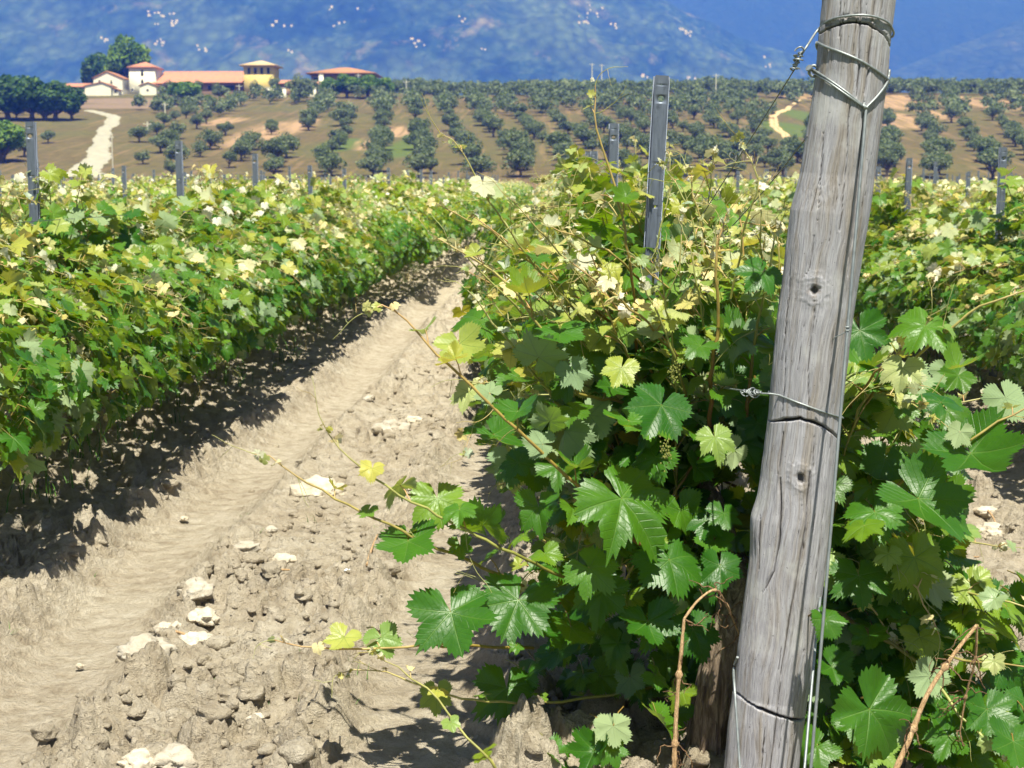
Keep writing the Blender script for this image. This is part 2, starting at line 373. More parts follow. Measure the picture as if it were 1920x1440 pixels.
def leafy_shoot(mb, lv, path, rng, r0=.0045, lmax=.13, gap=.06, age0=.0, outward=None, seg=6, tend=True, first=.1, upw=.9):
    """Adds a cane along path (base -> tip) with alternate leaves, petioles, tendrils."""
    path = np.asarray(path, float); L = np.linalg.norm(np.diff(path, axis=0), axis=1).sum(); n = max(6, int(L/.035))
    pts = smooth_path(path, n); pts[1:-1] += rng.normal(0, .0025, (n-2, 3)); u = np.linspace(0, 1, n)
    red = rng.uniform(.1, .9)
    mb.tube(pts, np.interp(u, [0, .8, 1], [r0, r0*.55, r0*.28]), seg, np.stack([age0+(1-age0)*u**1.2, np.full(n, red)], 1))
    k = max(3, int(L/gap)); side = 1
    for i in range(k):
        t = first+(1-first)*(i+.5)/k + rng.uniform(-.01, .01); t = min(t, .995); j = min(int(t*(n-1)), n-2); p = pts[j]; d = unit(pts[j+1]-pts[j])
        lat = unit(np.cross(d, [0, 0, 1])); side = -side
        ou = unit(lat*side*rng.uniform(.5, 1)+np.array([0, 0, rng.uniform(.1, .8)])+d*rng.uniform(0, .6)+(0 if outward is None else np.asarray(outward)*.35))
        tt = (L*(1-t)); size = lmax*np.clip(.22+tt/.32, .22, 1)*rng.uniform(.75, 1.1); age = np.clip(age0+(1-np.clip(tt/.45, 0, 1))*.95+rng.normal(0, .07), 0, 1)
        pl = size*rng.uniform(.4, .75); q = p+ou*pl
        mb.tube([p, p+ou*pl*.55+np.array([0, 0, .006]), q], [.0016+.006*size, .0012+.004*size, .001+.003*size], 4, (min(.95, age+.35), rng.uniform(.2, 1)))
        N = unit(np.array([0, 0, upw])+ou*.7+np.array([0, -.25, 0])+rng.normal(0, .34, 3)); M = unit(ou*.8+np.array([0, 0, -.75])+rng.normal(0, .3, 3))
        lv.add(q, N, M, size, age, rng.random())
        if tend and tt < .5 and rng.random() < .45: tendril(mb, p, -ou*.6+d*.8+rng.normal(0, .3, 3), rng.uniform(.07, .2), rng)
    tip = pts[-1]; d = unit(pts[-1]-pts[-3])
    for i in range(5):
        N = unit(rng.normal(0, 1, 3)+np.array([0, 0, .5])); lv.add(tip+rng.normal(0, .006, 3)-d*rng.uniform(0, .03), N, d+rng.normal(0, .6, 3), rng.uniform(.013, .034), rng.uniform(.80, .98), rng.random())
    if tend: tendril(mb, tip, d+rng.normal(0, .4, 3), rng.uniform(.06, .12), rng)

def trunk_mb(rng, h=.74, r=.034, lean=(0, 0)):
    mb = MB(); n = 22; z = np.linspace(-.06, h, n)
    x = lean[0]*z+.02*np.sin(z*7+rng.uniform(0, 6)); y = lean[1]*z+.02*np.sin(z*6+rng.uniform(0, 6))
    sd = int(rng.integers(1, 999))
    def jit(n, s):
        i, j = np.meshgrid(np.arange(n), np.arange(s), indexing='ij'); a = j/s*6.283
        return 1+.30*(fb3(np.cos(a)*2.4+5, np.sin(a)*2.4+5, i*.22, sd, 3))+.12*np.sin(a*5+i*.15)
    mb.tube(np.stack([x, y, z], 1), r*(1+.35*np.exp(-((z-0)/.08)**2)+.3*np.exp(-((z-h)/.08)**2)), 20, (0, .5), jit)
    return mb, np.array([x[-1], y[-1], h])

def gen_vine(seed, tier, reach=.46, top=1.15, ns=15, extra=260, ylen=.5, lmax=.125, bottom=.40, side=0, ab=0.):
    rng = np.random.default_rng(seed); tr, hd = trunk_mb(rng, .72, .033, rng.uniform(-.06, .06, 2)); st = MB(); lv = Leaves()
    seg = {2: 7, 1: 5, 0: 4}[tier]
    for s in (-1, 1):
        c = smooth_path([hd-np.array([0, 0, .03]), hd+np.array([0, s*.15, .03]), hd+np.array([rng.normal(0, .02), s*ylen, .02])], 9)
        tr.tube(c, np.linspace(.019, .011, 9), 8)
    for i in range(ns):
        y = rng.uniform(-ylen, ylen); sx = rng.choice([-1, 1]) if side == 0 else (side if rng.random() < .7 else -side)
        p = np.array([hd[0], y, .72]); kind = rng.random(); path = [p]
        L = rng.uniform(.65, 1.0); nstep = 9
        if kind < .48: d = unit([sx*rng.uniform(.05, .35), rng.normal(0, .3), 1.]); g = .02
        elif kind < .75: d = unit([sx*rng.uniform(.5, 1.), rng.normal(0, .45), .75]); g = .14
        else: d = unit([sx*1., rng.normal(0, .5), .25]); g = .16
        for k in range(nstep):
            d = unit(d+np.array([rng.normal(0, .1), rng.normal(0, .12), -g])); q = path[-1]+d*L/nstep
            if abs(q[0]) > reach+.12: d[0] *= .3; q = path[-1]+d*L/nstep
            if q[2] > top+(.34 if kind < .12 else .14): d[2] = min(d[2], -.05); q = path[-1]+d*L/nstep
            if q[2] < bottom: q[2] = bottom; d[2] = .05
            path.append(q)
        leafy_shoot(st, lv, path, rng, .0042, lmax, .07 if tier else .1, rng.uniform(0, .3)+ab, [sx*.6, 0, .2], seg, tier > 0, .08)
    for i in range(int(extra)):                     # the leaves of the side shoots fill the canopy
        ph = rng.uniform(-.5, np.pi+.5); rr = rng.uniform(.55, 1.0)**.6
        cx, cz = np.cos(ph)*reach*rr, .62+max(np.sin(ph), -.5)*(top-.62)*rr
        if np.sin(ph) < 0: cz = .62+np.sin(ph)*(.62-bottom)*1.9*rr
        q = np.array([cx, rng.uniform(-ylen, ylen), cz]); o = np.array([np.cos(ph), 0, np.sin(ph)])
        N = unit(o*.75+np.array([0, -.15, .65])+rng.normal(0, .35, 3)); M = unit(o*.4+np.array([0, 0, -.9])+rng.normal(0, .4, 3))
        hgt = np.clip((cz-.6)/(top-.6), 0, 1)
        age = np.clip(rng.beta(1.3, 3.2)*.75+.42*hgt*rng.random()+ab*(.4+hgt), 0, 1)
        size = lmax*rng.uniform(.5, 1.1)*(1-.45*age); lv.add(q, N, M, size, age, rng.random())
        if tier > 0: st.tube([q, q-o*.03-M*size*.25, q-o*.07-np.array([0, 0, .02])], [.0012, .0014, .0016], 3, (.6+.3*age, rng.random()))
    return tr, st, lv, rng
def vine_proto(seed, tier, **k):
    tr, st, lv, rng = gen_vine(seed, tier, **k)
    root = link('grapevine', None)
    tr.build('trunk', BARK, root); st.build('canes', STEM, root)
    link('foliage', lv.mesh(tier, LEAF if tier else LEAF_FAR, rng), root)
    return root

# ------------------------------------------------------------------ ground
ROWX = [.33+2.8*k for k in range(-1, 2)]
ROWX = [.33-2.93, .33, .33+2.75]
TRACKS = [(-1.50, .22, .075), (-.34, .2, .05), (1.15, .2, .05), (2.25, .22, .06), (-4.3, .22, .06), (-5.3, .22, .06), (4.1, .2, .06), (5.1, .2, .06)]
def rise(Y): return .0075*np.clip(Y-15, 0, 110)
def ground_h(X, Y, fine=True):
    h = rise(Y)+.02*fb2(X*.5, Y*.4, 3, 2)
    tm = np.zeros_like(X)
    for i, (xt, wd, dp) in enumerate(TRACKS):
        d = X-xt-.03*np.sin(Y*.7+i)-.02*np.sin(Y*1.9+i*2); a = np.abs(d)
        e = a+.02*fb2(X*9, Y*5, 20+i, 2)
        g = np.exp(-(e/wd)**6); dpv = dp*(1+.3*fb2(X*.2, Y*.5, 40+i, 2))
        h = h-dpv*g*(1-.35*(d/wd)**2*g)+.035*np.exp(-((a-wd*1.42)/.07)**2)*(1+.9*fb2(X*7, Y*7, 50+i, 3))
        if fine:
            ph = (Y+.55*a*a/wd*2+.012*fb2(X*6, Y*6, 60+i, 3))/.085*2*np.pi*.62
            lug = np.clip(np.sin(ph), -.3, 1); side = sst(.05, .20, a)*np.exp(-((a-.2)/.12)**4)
            h = h+.021*lug*side*(.45+.8*vn2(X*2, Y*1.6, 70+i))+.004*lug*g
        tm = np.maximum(tm, np.exp(-(e/(wd*1.05))**8))
    for rx in ROWX: h = h+.07*np.exp(-((X-rx)/.38)**2)*sst(4.2, 5.4, Y)
    h = h-.07*np.exp(-((X-.55)/.6)**2)*sst(4.8, 3.9, Y)
    if fine:
        rough = (1-tm)*(.55+.45*sst(-.25, .25, fb2(X*1.1, Y*1.1, 5, 3)))
        wx, wy = X+.06*fb2(X*5, Y*5, 81, 2), Y+.06*fb2(X*5, Y*5, 82, 2)
        b1 = 1-np.abs(fb2(wx*4.2, wy*4.2, 11, 3)); b2 = np.abs(fb2(wx*10, wy*10, 12, 3)); b3 = np.abs(fb2(wx*24, wy*24, 13, 3))
        f1, f2, ci = worley(wx*8.5+.5*b2, wy*8.5, 3); g1, g2, cj = worley(X*21+3*b3, Y*21, 9)
        k1 = sst(0, .22, f2-f1)*(1-.45*f1); k2 = sst(0, .25, g2-g1)*(1-.5*g1)
        h = h+rough*(.030*(b1-.75)+.030*b2+.020*b3+(.075*k1*sst(.35, .95, ci)-.022*(1-sst(0, .12, f2-f1)))*sst(-.3, .3, fb2(X*1.6, Y*1.6, 6, 2))+.028*k2*ci)+tm*.003*k2*(cj > .8)+(.0025+.004*(1-tm))*fb2(X*50, Y*50, 14, 2)
        h = h-rough*.03*sst(.1, .28, fb2(wx*6, wy*6, 15, 2))
    return h
def near_ground():
    ny, nx = 1500, 860
    v = np.linspace(0, 1, ny); Y = 1.6*(60/1.6)**v; s = np.linspace(-1, 1, nx); s = s*(.55+.45*abs(s))
    Yg, sg = np.meshgrid(Y, s, indexing='ij'); Xg = sg*(Yg*.5+2.6)-.1*Yg*0
    Z = ground_h(Xg, Yg)
    ed = np.maximum(sst(.97, 1, abs(sg)), np.maximum(sst(.97, 1, v)[:, None], sst(.03, 0, v)[:, None])); Z = Z-.5*ed
    V = np.stack([Xg, Yg, Z], -1).reshape(-1, 3); i = (np.arange(ny-1)[:, None]*nx+np.arange(nx-1)[None]).ravel()
    F = np.stack([i, i+1, i+nx+1, i+nx], 1)
    return link('ground', mesh_np('ground', V, [F], SOIL))
gr = near_ground(); gr['kind'] = 'structure'

def hill_h(X, Y):
    Y = np.asarray(Y, float); X = np.asarray(X, float)
    h = rise(Y)+np.interp(Y, [120, 160, 182, 250, 300, 350, 372, 420, 520, 900, 6000], [0, .9, 2.2, 10.6, 17, 23.3, 25, 25.6, 20, -6, -10])-np.where(Y > 125, .0075*110*sst(120, 180, Y), 0)
    m = sst(150, 200, Y)*sst(900, 500, Y)
    h = h+m*(1.1*fb2(X*.012+3, Y*.012, 31, 3)+.35*fb2(X*.05, Y*.05, 32, 3))
    gully = np.exp(-((X-52-.10*(Y-300))/14)**2)*sst(200, 250, Y)*sst(380, 330, Y); h = h-1.6*gully
    return h
def hill_pt(px, py, y0=130, y1=420):   # where the view ray meets the hill
    Y = np.linspace(y0, y1, 1200); r = ray(px, py); z = EYE+r[2]/r[1]*Y; X = r[0]/r[1]*Y; H = hill_h(X, Y)
    k = np.where(H >= z)[0]; k = k[0] if len(k) else np.argmin(z-H)
    return np.array([X[k], Y[k], H[k]])
# terrain from behind the camera to the horizon, with maps of the bare soil and grass written per vertex
def terrain():
    ys = np.concatenate([np.linspace(-60, 110, 90), np.linspace(112, 440, 300), np.geomspace(445, 9000, 60)]); s = np.linspace(-1, 1, 420)
    Yg, sg = np.meshgrid(ys, s, indexing='ij'); Xg = sg*(np.clip(Yg, 0, None)*.55+70)
    H = hill_h(Xg, Yg)-.45*(1-sst(50, 75, Yg))
    sp = np.zeros_like(H); gp = np.zeros_like(H); bp = np.zeros_like(H)
    def spot(arr, px, py, rx, ry, amp=1):
        c = hill_pt(px, py); d = ((Xg-c[0])/rx)**2+((Yg-c[1])/ry)**2+.5*fb2(Xg*.15, Yg*.08, 91, 3); np.maximum(arr, amp*sst(1.3, .5, d), out=arr)
    for q in [(480, 250, 2.8, 22), (545, 240, 3.2, 24), (430, 225, 3, 9), (405, 232, 3, 6), (740, 250, 2.5, 12), (690, 270, 2, 10), (1700, 190, 7, 22), (1665, 225, 7, 20), (1820, 190, 4, 26), (1640, 250, 3, 12), (1500, 180, 6, 9), (1250, 185, 9, 7), (1760, 215, 3, 18), (1890, 195, 4, 20)]: spot(sp, *q)
    for q in [(755, 280, 3, 14), (1480, 240, 6, 16), (1830, 172, 5, 4), (1500, 215, 4, 18), (1590, 262, 5, 8), (640, 270, 3, 12)]: spot(gp, *q)
    for q in [(250, 190, 20, 9), (330, 195, 16, 8), (200, 200, 12, 7)]: spot(bp, *q)
    V = np.stack([Xg, Yg, H], -1).reshape(-1, 3); nx = len(s); i = (np.arange(len(ys)-1)[:, None]*nx+np.arange(nx-1)[None]).ravel()
    me = mesh_np('hillside', V, [np.stack([i, i+1, i+nx+1, i+nx], 1)], None or HILL, {'patch': np.stack([sp.ravel(), gp.ravel()], 1), 'bank': np.stack([bp.ravel(), bp.ravel()], 1)})
    return link('hillside', me)
def hill_mat():
    m = NT('grassy_hillside_soil'); p = m.pos(); x = m.n('SeparateXYZ', None, i0=m.n('UVMap', {'uv_map': 'patch'})); bk = m.n('SeparateXYZ', None, i0=m.n('UVMap', {'uv_map': 'bank'})).outputs[0]
    n1 = m.noise(p, .045, 6, .6); n2 = m.noise(p, .5, 6, .7); st = m.noise(m.mapv(p, (1.1, .05, .05)), .9, 4, .6)
    c = m.ramp(n2, [(.25, (.065, .056, .026)), (.5, (.11, .088, .044)), (.75, (.165, .127, .072))])
    c = m.mix(m.mr(n1, .42, .62, 0, .45), c, m.mix(n2, (.07, .09, .03), (.125, .13, .045)))
    c = m.mix(m.mr(st, .52, .7, 0, .6), c, (.25, .165, .10))
    pos = m.n('SeparateXYZ', None, i0=p)
    belt = m.math('MULTIPLY', m.mr(pos.outputs[1], 150, 158, 0, 1), m.mr(pos.outputs[1], 176, 186, 1, 0))
    c = m.mix(m.math('MULTIPLY', belt, .8), c, (.17, .10, .065))
    c = m.mix(m.mr(pos.outputs[1], 118, 148, 1, 0), c, (.06, .10, .03))
    c = m.mix(m.math('MULTIPLY', x.outputs[1], .8), c, (.085, .13, .035))
    stn = m.mr(st, .36, .58, .35, 1)
    c = m.mix(m.math('MULTIPLY', x.outputs[0], stn), c, m.mix(n2, (.29, .18, .115), (.40, .28, .19)))
    c = m.mix(m.math('MULTIPLY', bk, .85), c, m.mix(n2, (.14, .10, .085), (.30, .22, .18)))
    return m.done(m.bsdf(c, .95, 0, .1, m.bump(n2, .6, .25)))
HILL = hill_mat()
te = terrain(); te['kind'] = 'structure'

def ribbon(name, px_line, widths, mat, n=70, lift=.10, kind='structure'):
    c = np.array([hill_pt(*q) for q in px_line]); pth = smooth_path(c, n); wd = np.interp(np.linspace(0, 1, n), np.linspace(0, 1, len(widths)), widths)
    T = np.gradient(pth, axis=0); S = np.stack([T[:, 1], -T[:, 0]], 1); S /= np.linalg.norm(S, axis=1)[:, None]; k = 7; V = []
    for i in range(n):
        jit = .15*np.sin(i*1.3)+.25*math.sin(i*.37)
        for j in range(k):
            o = (j/(k-1)-.5)*wd[i]*(1+.12*math.sin(i*2.1+j)*(j in (0, k-1)))+jit; x, y = pth[i, 0]+S[i, 0]*o, pth[i, 1]+S[i, 1]*o; V.append([x, y, float(hill_h(x, y))+lift*(1 if 0 < j < k-1 else -1.5)])
    i = (np.arange(n-1)[:, None]*k+np.arange(k-1)[None]).ravel(); o = link(name, mesh_np(name, V, [np.stack([i, i+1, i+k+1, i+k], 1)], mat)); o['kind'] = kind; return o
WROAD = plain('white_gravel_road', (.36, .345, .31), .95, .22, .8); DTRACK = plain('sandy_track', (.55, .40, .25), .95, .2, .5)
ribbon('gravel_road', [(130, 334), (160, 318), (182, 296), (190, 268), (196, 246), (212, 228), (204, 216), (165, 208)], [5.5, 4.6, 3.6, 3.0, 2.8, 3.3, 2.8, 2.2], WROAD, 110, .16)
ribbon('gravel_road', [(158, 322), (185, 330), (215, 336)], [3.5, 3, 2.5], WROAD, 24, .14)
for dx in (0, 8): ribbon('farm_track', [(1478+dx, 268), (1450+dx, 236), (1446+dx, 222), (1472+dx*.6, 205), (1500, 188)], [.9, .9, .9, .9], DTRACK, 50, .12)

# ------------------------------------------------------------------ mountains
def crest(px, Y, xs, ys): return EYE+(HZ-np.interp(px, xs, ys))/FPX*Y
def mountain(name, y0, y1, yend, xs, ys, seed, mat, amp=38, fx=.0026, nxx=620, nyy=260):
    yy = np.concatenate([np.linspace(y0, y1, nyy), np.linspace(y1, yend, 30)[1:]]); s = np.linspace(-1, 1, nxx)
    Yg, sg = np.meshgrid(yy, s, indexing='ij'); Xg = sg*(Yg*.45+300); px = VPX+Xg/Yg*FPX
    top = crest(px, y1, xs, ys); t = np.clip((Yg-y0)/(y1-y0), 0, 1); dn = np.clip((Yg-y1)/(yend-y1), 0, 1)
    H = -8+(top+8)*(t**.85)*(1-.8*dn)
    rd = 1-np.abs(fb2(Xg*fx, Yg*fx*.8, seed, 4)); m = np.sin(np.pi*np.clip(t, 0, 1)*.93)+.05
    H = H+m*amp*2.6*(rd-.72)+amp*.62*m*fb2(Xg*.012, Yg*.012, seed+5, 4)+3.2*fb2(Xg*.05, Yg*.05, seed+6, 3)*sst(0, .05, t)
    V = np.stack([Xg, Yg, H], -1).reshape(-1, 3); i = (np.arange(len(yy)-1)[:, None]*nxx+np.arange(nxx-1)[None]).ravel()
    o = link(name, mesh_np(name, V, [np.stack([i, i+1, i+nxx+1, i+nxx], 1)], mat)); o['kind'] = 'structure'
    return Xg, Yg, H
def mount_mat(name, dark, mid, light, field=.6):
    m = NT(name); p0 = m.pos(); p = m.mapv(p0, (1, .28, 1.1)); n1 = m.noise(p, .0045, 6, .6); n2 = m.noise(p, .014, 9, .78); v = m.n('TexVoronoi', {'feature': 'F1'}, Vector=p, Scale=.055).outputs[0]; n3 = m.noise(p, .011, 6, .7, .3)
    c = m.ramp(n2, [(.32, dark), (.5, mid), (.7, light)])
    c = m.mix(m.mr(n1, .45, .62, 0, .7), c, light)
    c = m.mix(m.mr(n3, .58, .68, 0, field), c, (.26, .22, .15)); c = m.mix(m.mr(v, .25, .75, 0, .5), c, tuple(q*.4 for q in dark))
    return m.done(m.bsdf(c, .95, 0, .05, m.bump(m.math('ADD', n2, m.math('MULTIPLY', v, -.5)), 1., 16.)))
MM1 = mount_mat('wooded_slope', (.003, .010, .006), (.026, .055, .028), (.12, .17, .09), .75); MM2 = mount_mat('dark_wooded_slope', (.008, .012, .008), (.012, .018, .01), (.02, .026, .016), .05); MM3 = mount_mat('spur_slope', (.01, .018, .01), (.025, .04, .018), (.06, .075, .035), .2)
M1 = mountain('mountain', 1900, 3300, 4000, [-900, 0, 400, 900, 1150, 1190, 1260, 1330, 1400, 1460, 1520, 1600, 1700, 3000], [-150, -150, -140, -120, -35, 0, 30, 60, 92, 112, 145, 165, 200, 260], 200, MM1)
M3 = mountain('mountain', 2600, 3700, 4100, [-900, 1500, 1590, 1640, 1700, 1760, 1830, 1920, 2100, 3200], [330, 300, 170, 146, 122, 98, 72, 30, -30, -200], 300, MM3, 30)
M2 = mountain('mountain', 3300, 4600, 5400, [-900, 3000], [-40, -40], 400, MM2, 30, .0016)

# ------------------------------------------------------------------ haze
hz = NT('haze'); hv = hz.n('VolumePrincipled'); hv.inputs['Color'].default_value = (.05, .15, 1, 1); hv.inputs['Anisotropy'].default_value = -.28; hv.inputs['Density'].default_value = .00048; hv.inputs['Absorption Color'].default_value = (.93, .90, 1, 1)
hz.t.links.new(hv.outputs[0], hz.out.inputs['Volume'])
hb = MB(); hb.box((-6000, -150, -13), (6000, 9500, 760)); ho = hb.build('haze', hz.m, smooth=False); ho['kind'] = 'stuff'

# ------------------------------------------------------------------ ordinals for labels
_O = 'first second third fourth fifth sixth seventh eighth ninth tenth eleventh twelfth thirteenth fourteenth fifteenth sixteenth seventeenth eighteenth nineteenth'.split()
_T = {2: 'twenty', 3: 'thirty', 4: 'forty', 5: 'fifty', 6: 'sixty', 7: 'seventy', 8: 'eighty', 9: 'ninety'}
def ordn(n):
    if n < 20: return _O[n-1]
    if n % 10 == 0: return {2: 'twentieth', 3: 'thirtieth', 4: 'fortieth', 5: 'fiftieth', 6: 'sixtieth', 7: 'seventieth', 8: 'eightieth', 9: 'ninetieth'}[n//10]
    return _T[n//10]+'-'+_O[n % 10-1]
def rowname(k):
    if k == 0: return 'wooden post row'
    return f"{ordn(abs(k))} row {'left' if k < 0 else 'right'} of the wooden post"

# ------------------------------------------------------------------ wooden end post
PY = [-80, 0, 83, 150, 278, 330, 352, 400, 470, 539, 600, 678, 782, 900, 975, 1040, 1125, 1219, 1300, 1306, 1360, 1440, 1600]
PL = [1550, 1545, 1535, 1530, 1510, 1502, 1496, 1483, 1473, 1465, 1456, 1449, 1440, 1425, 1411, 1405, 1394, 1381, 1374, 1371, 1363, 1355, 1338]
PR = [1683, 1677, 1667, 1661, 1644, 1637, 1635, 1628, 1616, 1605, 1598, 1590, 1577, 1565, 1557, 1551, 1540, 1529, 1516, 1515, 1508, 1499, 1484]
YP = 3.40
def pc(py): return (np.interp(py, PY, PL)+np.interp(py, PY, PR))/2, (np.interp(py, PY, PR)-np.interp(py, PY, PL))/2
_pa, _pb = P(pc(1600)[0], 1600, YP), P(pc(-80)[0], -80, YP)
AX = unit(_pb-_pa); XA = unit(np.cross([0, 1, 0], AX)*1.0); XA = unit(np.cross(np.cross(AX, np.array([1., 0, 0])), AX)); YA = np.cross(AX, XA)
def post_pt(py, u, lift=0.):       # u: angle round the post, 0 faces the camera, + to the right
    cx, hw = pc(py); c = P(cx, py, YP); r = hw*YP/FPX*.985
    return c+(r+lift)*(math.sin(u)*XA-math.cos(u)*YA)
def surf(px, py, lift=.002):
    cx, hw = pc(py); return post_pt(py, math.asin(np.clip((px-cx)/hw, -1, 1)), lift)
def build_post():
    nr, ns = 1000, 230; py = np.linspace(1600, -80, nr); u = -np.pi+np.arange(ns)/ns*2*np.pi
    cx, hw = pc(py); C = np.array([P(a, b, YP) for a, b in zip(cx, py)]); r = (hw*YP/FPX*.985)[:, None]*np.ones(ns)
    PYg, U = np.meshgrid(py, u, indexing='ij'); X = cx[:, None]+hw[:, None]*np.sin(U); front = np.cos(U) > -.1
    X = np.where(front, X, 99999+0*X); S = np.sin(U)
    D = .0022*fb2(U*2.2, PYg*.006, 7, 3)+.0010*fb2(U*14, PYg*.012, 8, 3)+.0007*fb2(U*40, PYg*.03, 9, 2)
    crack = np.zeros_like(D); knot = np.zeros_like(D)
    def vc(pts, w, depth, rag=2.2, sd=0):
        p = np.array(pts, float); xc = np.interp(PYg, p[:, 1], p[:, 0])+rag*.7*fb2(PYg*.03, PYg*0+sd, 60+sd, 4); ww = .72*w*(.45+.9*vn2(PYg*.02, PYg*0, 90+sd))*sst(p[0, 1]-4, p[0, 1]+30, PYg)*sst(p[-1, 1]+4, p[-1, 1]-30, PYg)+1e-3
        k = np.exp(-((X-xc)/ww)**2)*(ww > .15); np.maximum(crack, k, out=crack); return depth*k
    for i, (pts, w, dp) in enumerate([
        ([(1602, -60), (1600, 60), (1597, 130), (1592, 190)], 2.2, .006), ([(1632, -60), (1625, 30), (1617, 110), (1606, 200)], 2.4, .008),
        ([(1606, 200), (1599, 330), (1588, 420), (1578, 520)], 2.6, .008), ([(1580, 195), (1572, 330), (1560, 440)], 1.8, .005),
        ([(1535, 240), (1528, 330), (1520, 430)], 1.2, .003), ([(1515, 440), (1507, 500), (1497, 525)], 1.8, .004), ([(1480, 470), (1472, 560), (1462, 640)], 1.2, .003),
        ([(1516, 555), (1513, 605), (1503, 680), (1506, 770)], 1.5, .004), ([(1466, 640), (1462, 720), (1458, 780)], 1.1, .003), ([(1553, 600), (1545, 700), (1541, 760)], 1., .003),
        ([(1460, 800), (1455, 850), (1448, 890)], 1.5, .004), ([(1515, 800), (1514, 880)], 1.3, .003),
        ([(1509, 860), (1503, 930), (1497, 990), (1482, 1080), (1466, 1162), (1455, 1237), (1447, 1316), (1434, 1440), (1425, 1600)], 2.6, .009),
        ([(1453, 880), (1452, 960), (1450, 1000), (1440, 1060), (1418, 1105)], 3.0, .007), ([(1420, 960), (1415, 1080)], 1.3, .003),
        ([(1500, 1190), (1492, 1290)], 1.3, .003), ([(1485, 1325), (1478, 1440), (1470, 1590)], 1.5, .004), ([(1425, 1340), (1415, 1460)], 1.3, .003), ([(1647, -50), (1640, 50)], 1.2, .003), ([(1570, -60), (1562, 90)], 1.2, .003)]): D -= vc(pts, w, dp, sd=i)
    for i in range(26):                      # hair cracks
        y0 = RNG.uniform(-60, 1500); f0 = RNG.uniform(-.85, .85); L = RNG.uniform(50, 200); a = pc(y0); b = pc(y0+L)
        D -= vc([(a[0]+f0*a[1], y0), (b[0]+(f0+RNG.uniform(-.05, .05))*b[1], y0+L)], .8, .0016, sd=30+i)
    def hc(pts, w, depth, sd):
        p = np.array(pts, float); yc = np.interp(X, p[:, 0], p[:, 1])+1.5*fb2(X*.09, X*0, 130+sd, 3); q = (X > p[0, 0]-3) & (X < p[-1, 0]+3)
        ww = w*(.7+.6*vn2(X*.06, X*0, 140+sd))*np.clip((X-p[0, 0]+8)/25, .35, 1); k = np.exp(-((PYg-yc)/ww)**4)*q; np.maximum(crack, k, out=crack); return depth*k
    D -= hc([(1534, 72), (1550, 60), (1580, 51), (1612, 50), (1645, 64), (1668, 86)], 2.3, .016, 1)
    D -= hc([(1438, 795), (1462, 783), (1489, 777), (1515, 781), (1540, 790), (1572, 813), (1580, 822)], 2.5, .014, 2)
    D -= hc([(1366, 1298), (1380, 1301), (1443, 1316), (1512, 1333), (1520, 1335)], 2.3, .012, 3)
    lip = np.exp(-((PYg-np.interp(X, [1534, 1580, 1612, 1668], [60, 40, 39, 72]))/5)**2)*front*(X < 9000)*(vn2(X*.12, PYg*.2, 77) > .5); D -= .004*lip
    for kx, ky, rx, ry in ((1515, 541, 9, 11), (1489, 884, 8, 10)):
        e = np.sqrt(((X-kx)/rx)**2+((PYg-ky)/ry)**2); e2 = e*(1+.18*fb2(X*.15, PYg*.15, 33, 2))
        e3 = e2*(1+.35*fb2(X*.11+ky, PYg*.11, 34, 2)); D += .0030*np.exp(-((e2-1.9)/1.2)**2)-.008*sst(1.1, .4, e3)+.0005*np.sin(e2*6+3*fb2(X*.05, PYg*.05, 35, 2))*sst(4, 1.5, e2)*(e2 > 1); crack = np.maximum(crack, .8*sst(1.0, .6, e3)); knot = np.maximum(knot, .75*sst(3.2, 1.2, e2)*(.4+.6*vn2(X*.2, PYg*.2, 5)))
    D += .006*np.exp(-((X-1412)/9)**2-((PYg-985)/40)**2)
    r = r+D; V = C[:, None]+r[..., None]*(np.sin(U)[..., None]*XA-np.cos(U)[..., None]*YA)
    V = V.reshape(-1, 3)-_pa; R = np.stack([XA, YA, AX], 1); V = V@R
    i = np.arange(nr-1)[:, None]*ns; j = np.arange(ns)[None]; k = (j+1) % ns
    F = np.stack([i+j, i+k, i+ns+k, i+ns+j], -1).reshape(-1, 4); n0 = len(V); V = np.vstack([V, V[-ns:].mean(0)])
    T = np.stack([crack.ravel(), knot.ravel()], 1); T = np.vstack([T, [0, 0]])
    cap = np.array([[n0, n0-ns+q, n0-ns+(q+1) % ns] for q in range(ns)])
    o = link('wooden_post', mesh_np('wooden_post', V, [F, cap], WOOD, {'tint': T}))
    o.matrix_world = Matrix(((R[0, 0], R[0, 1], R[0, 2], _pa[0]), (R[1, 0], R[1, 1], R[1, 2], _pa[1]), (R[2, 0], R[2, 1], R[2, 2], _pa[2]), (0, 0, 0, 1)))
    tag(o, 'thick weathered grey wooden post with knots and cracks at the vine row end', 'post')
build_post()

def wire(name, pts, r, label, mat=WIRE, n=60, seg=8, cat='wire', group=None):
    mb = MB(); mb.tube(smooth_path(pts, n), r, seg); o = mb.build(name, mat); tag(o, label, cat, group); return o
def coil(mb, a, b, rc, turns, r, rng, n=70):
    a, b = np.array(a, float), np.array(b, float); d = unit(b-a); s1 = unit(np.cross(d, [0, 0, 1])); s2 = np.cross(d, s1); t = np.linspace(0, 1, n)
    ph = t*turns*2*np.pi; rr = rc*(1+.5*np.sin(t*9+rng.uniform(0, 6)))
    mb.tube(a+(b-a)*t[:, None]+rr[:, None]*(np.cos(ph)[:, None]*s1+np.sin(ph)[:, None]*s2), r, 6)
def arc(u0, u1, y0, y1, n, lift=.003): return [post_pt(y0+(y1-y0)*t, u0+(u1-u0)*t, lift) for t in np.linspace(0, 1, n)]
g = np.random.default_rng(5)
MP1 = np.array([P(1236, 500, 4.9)[0], 4.9])
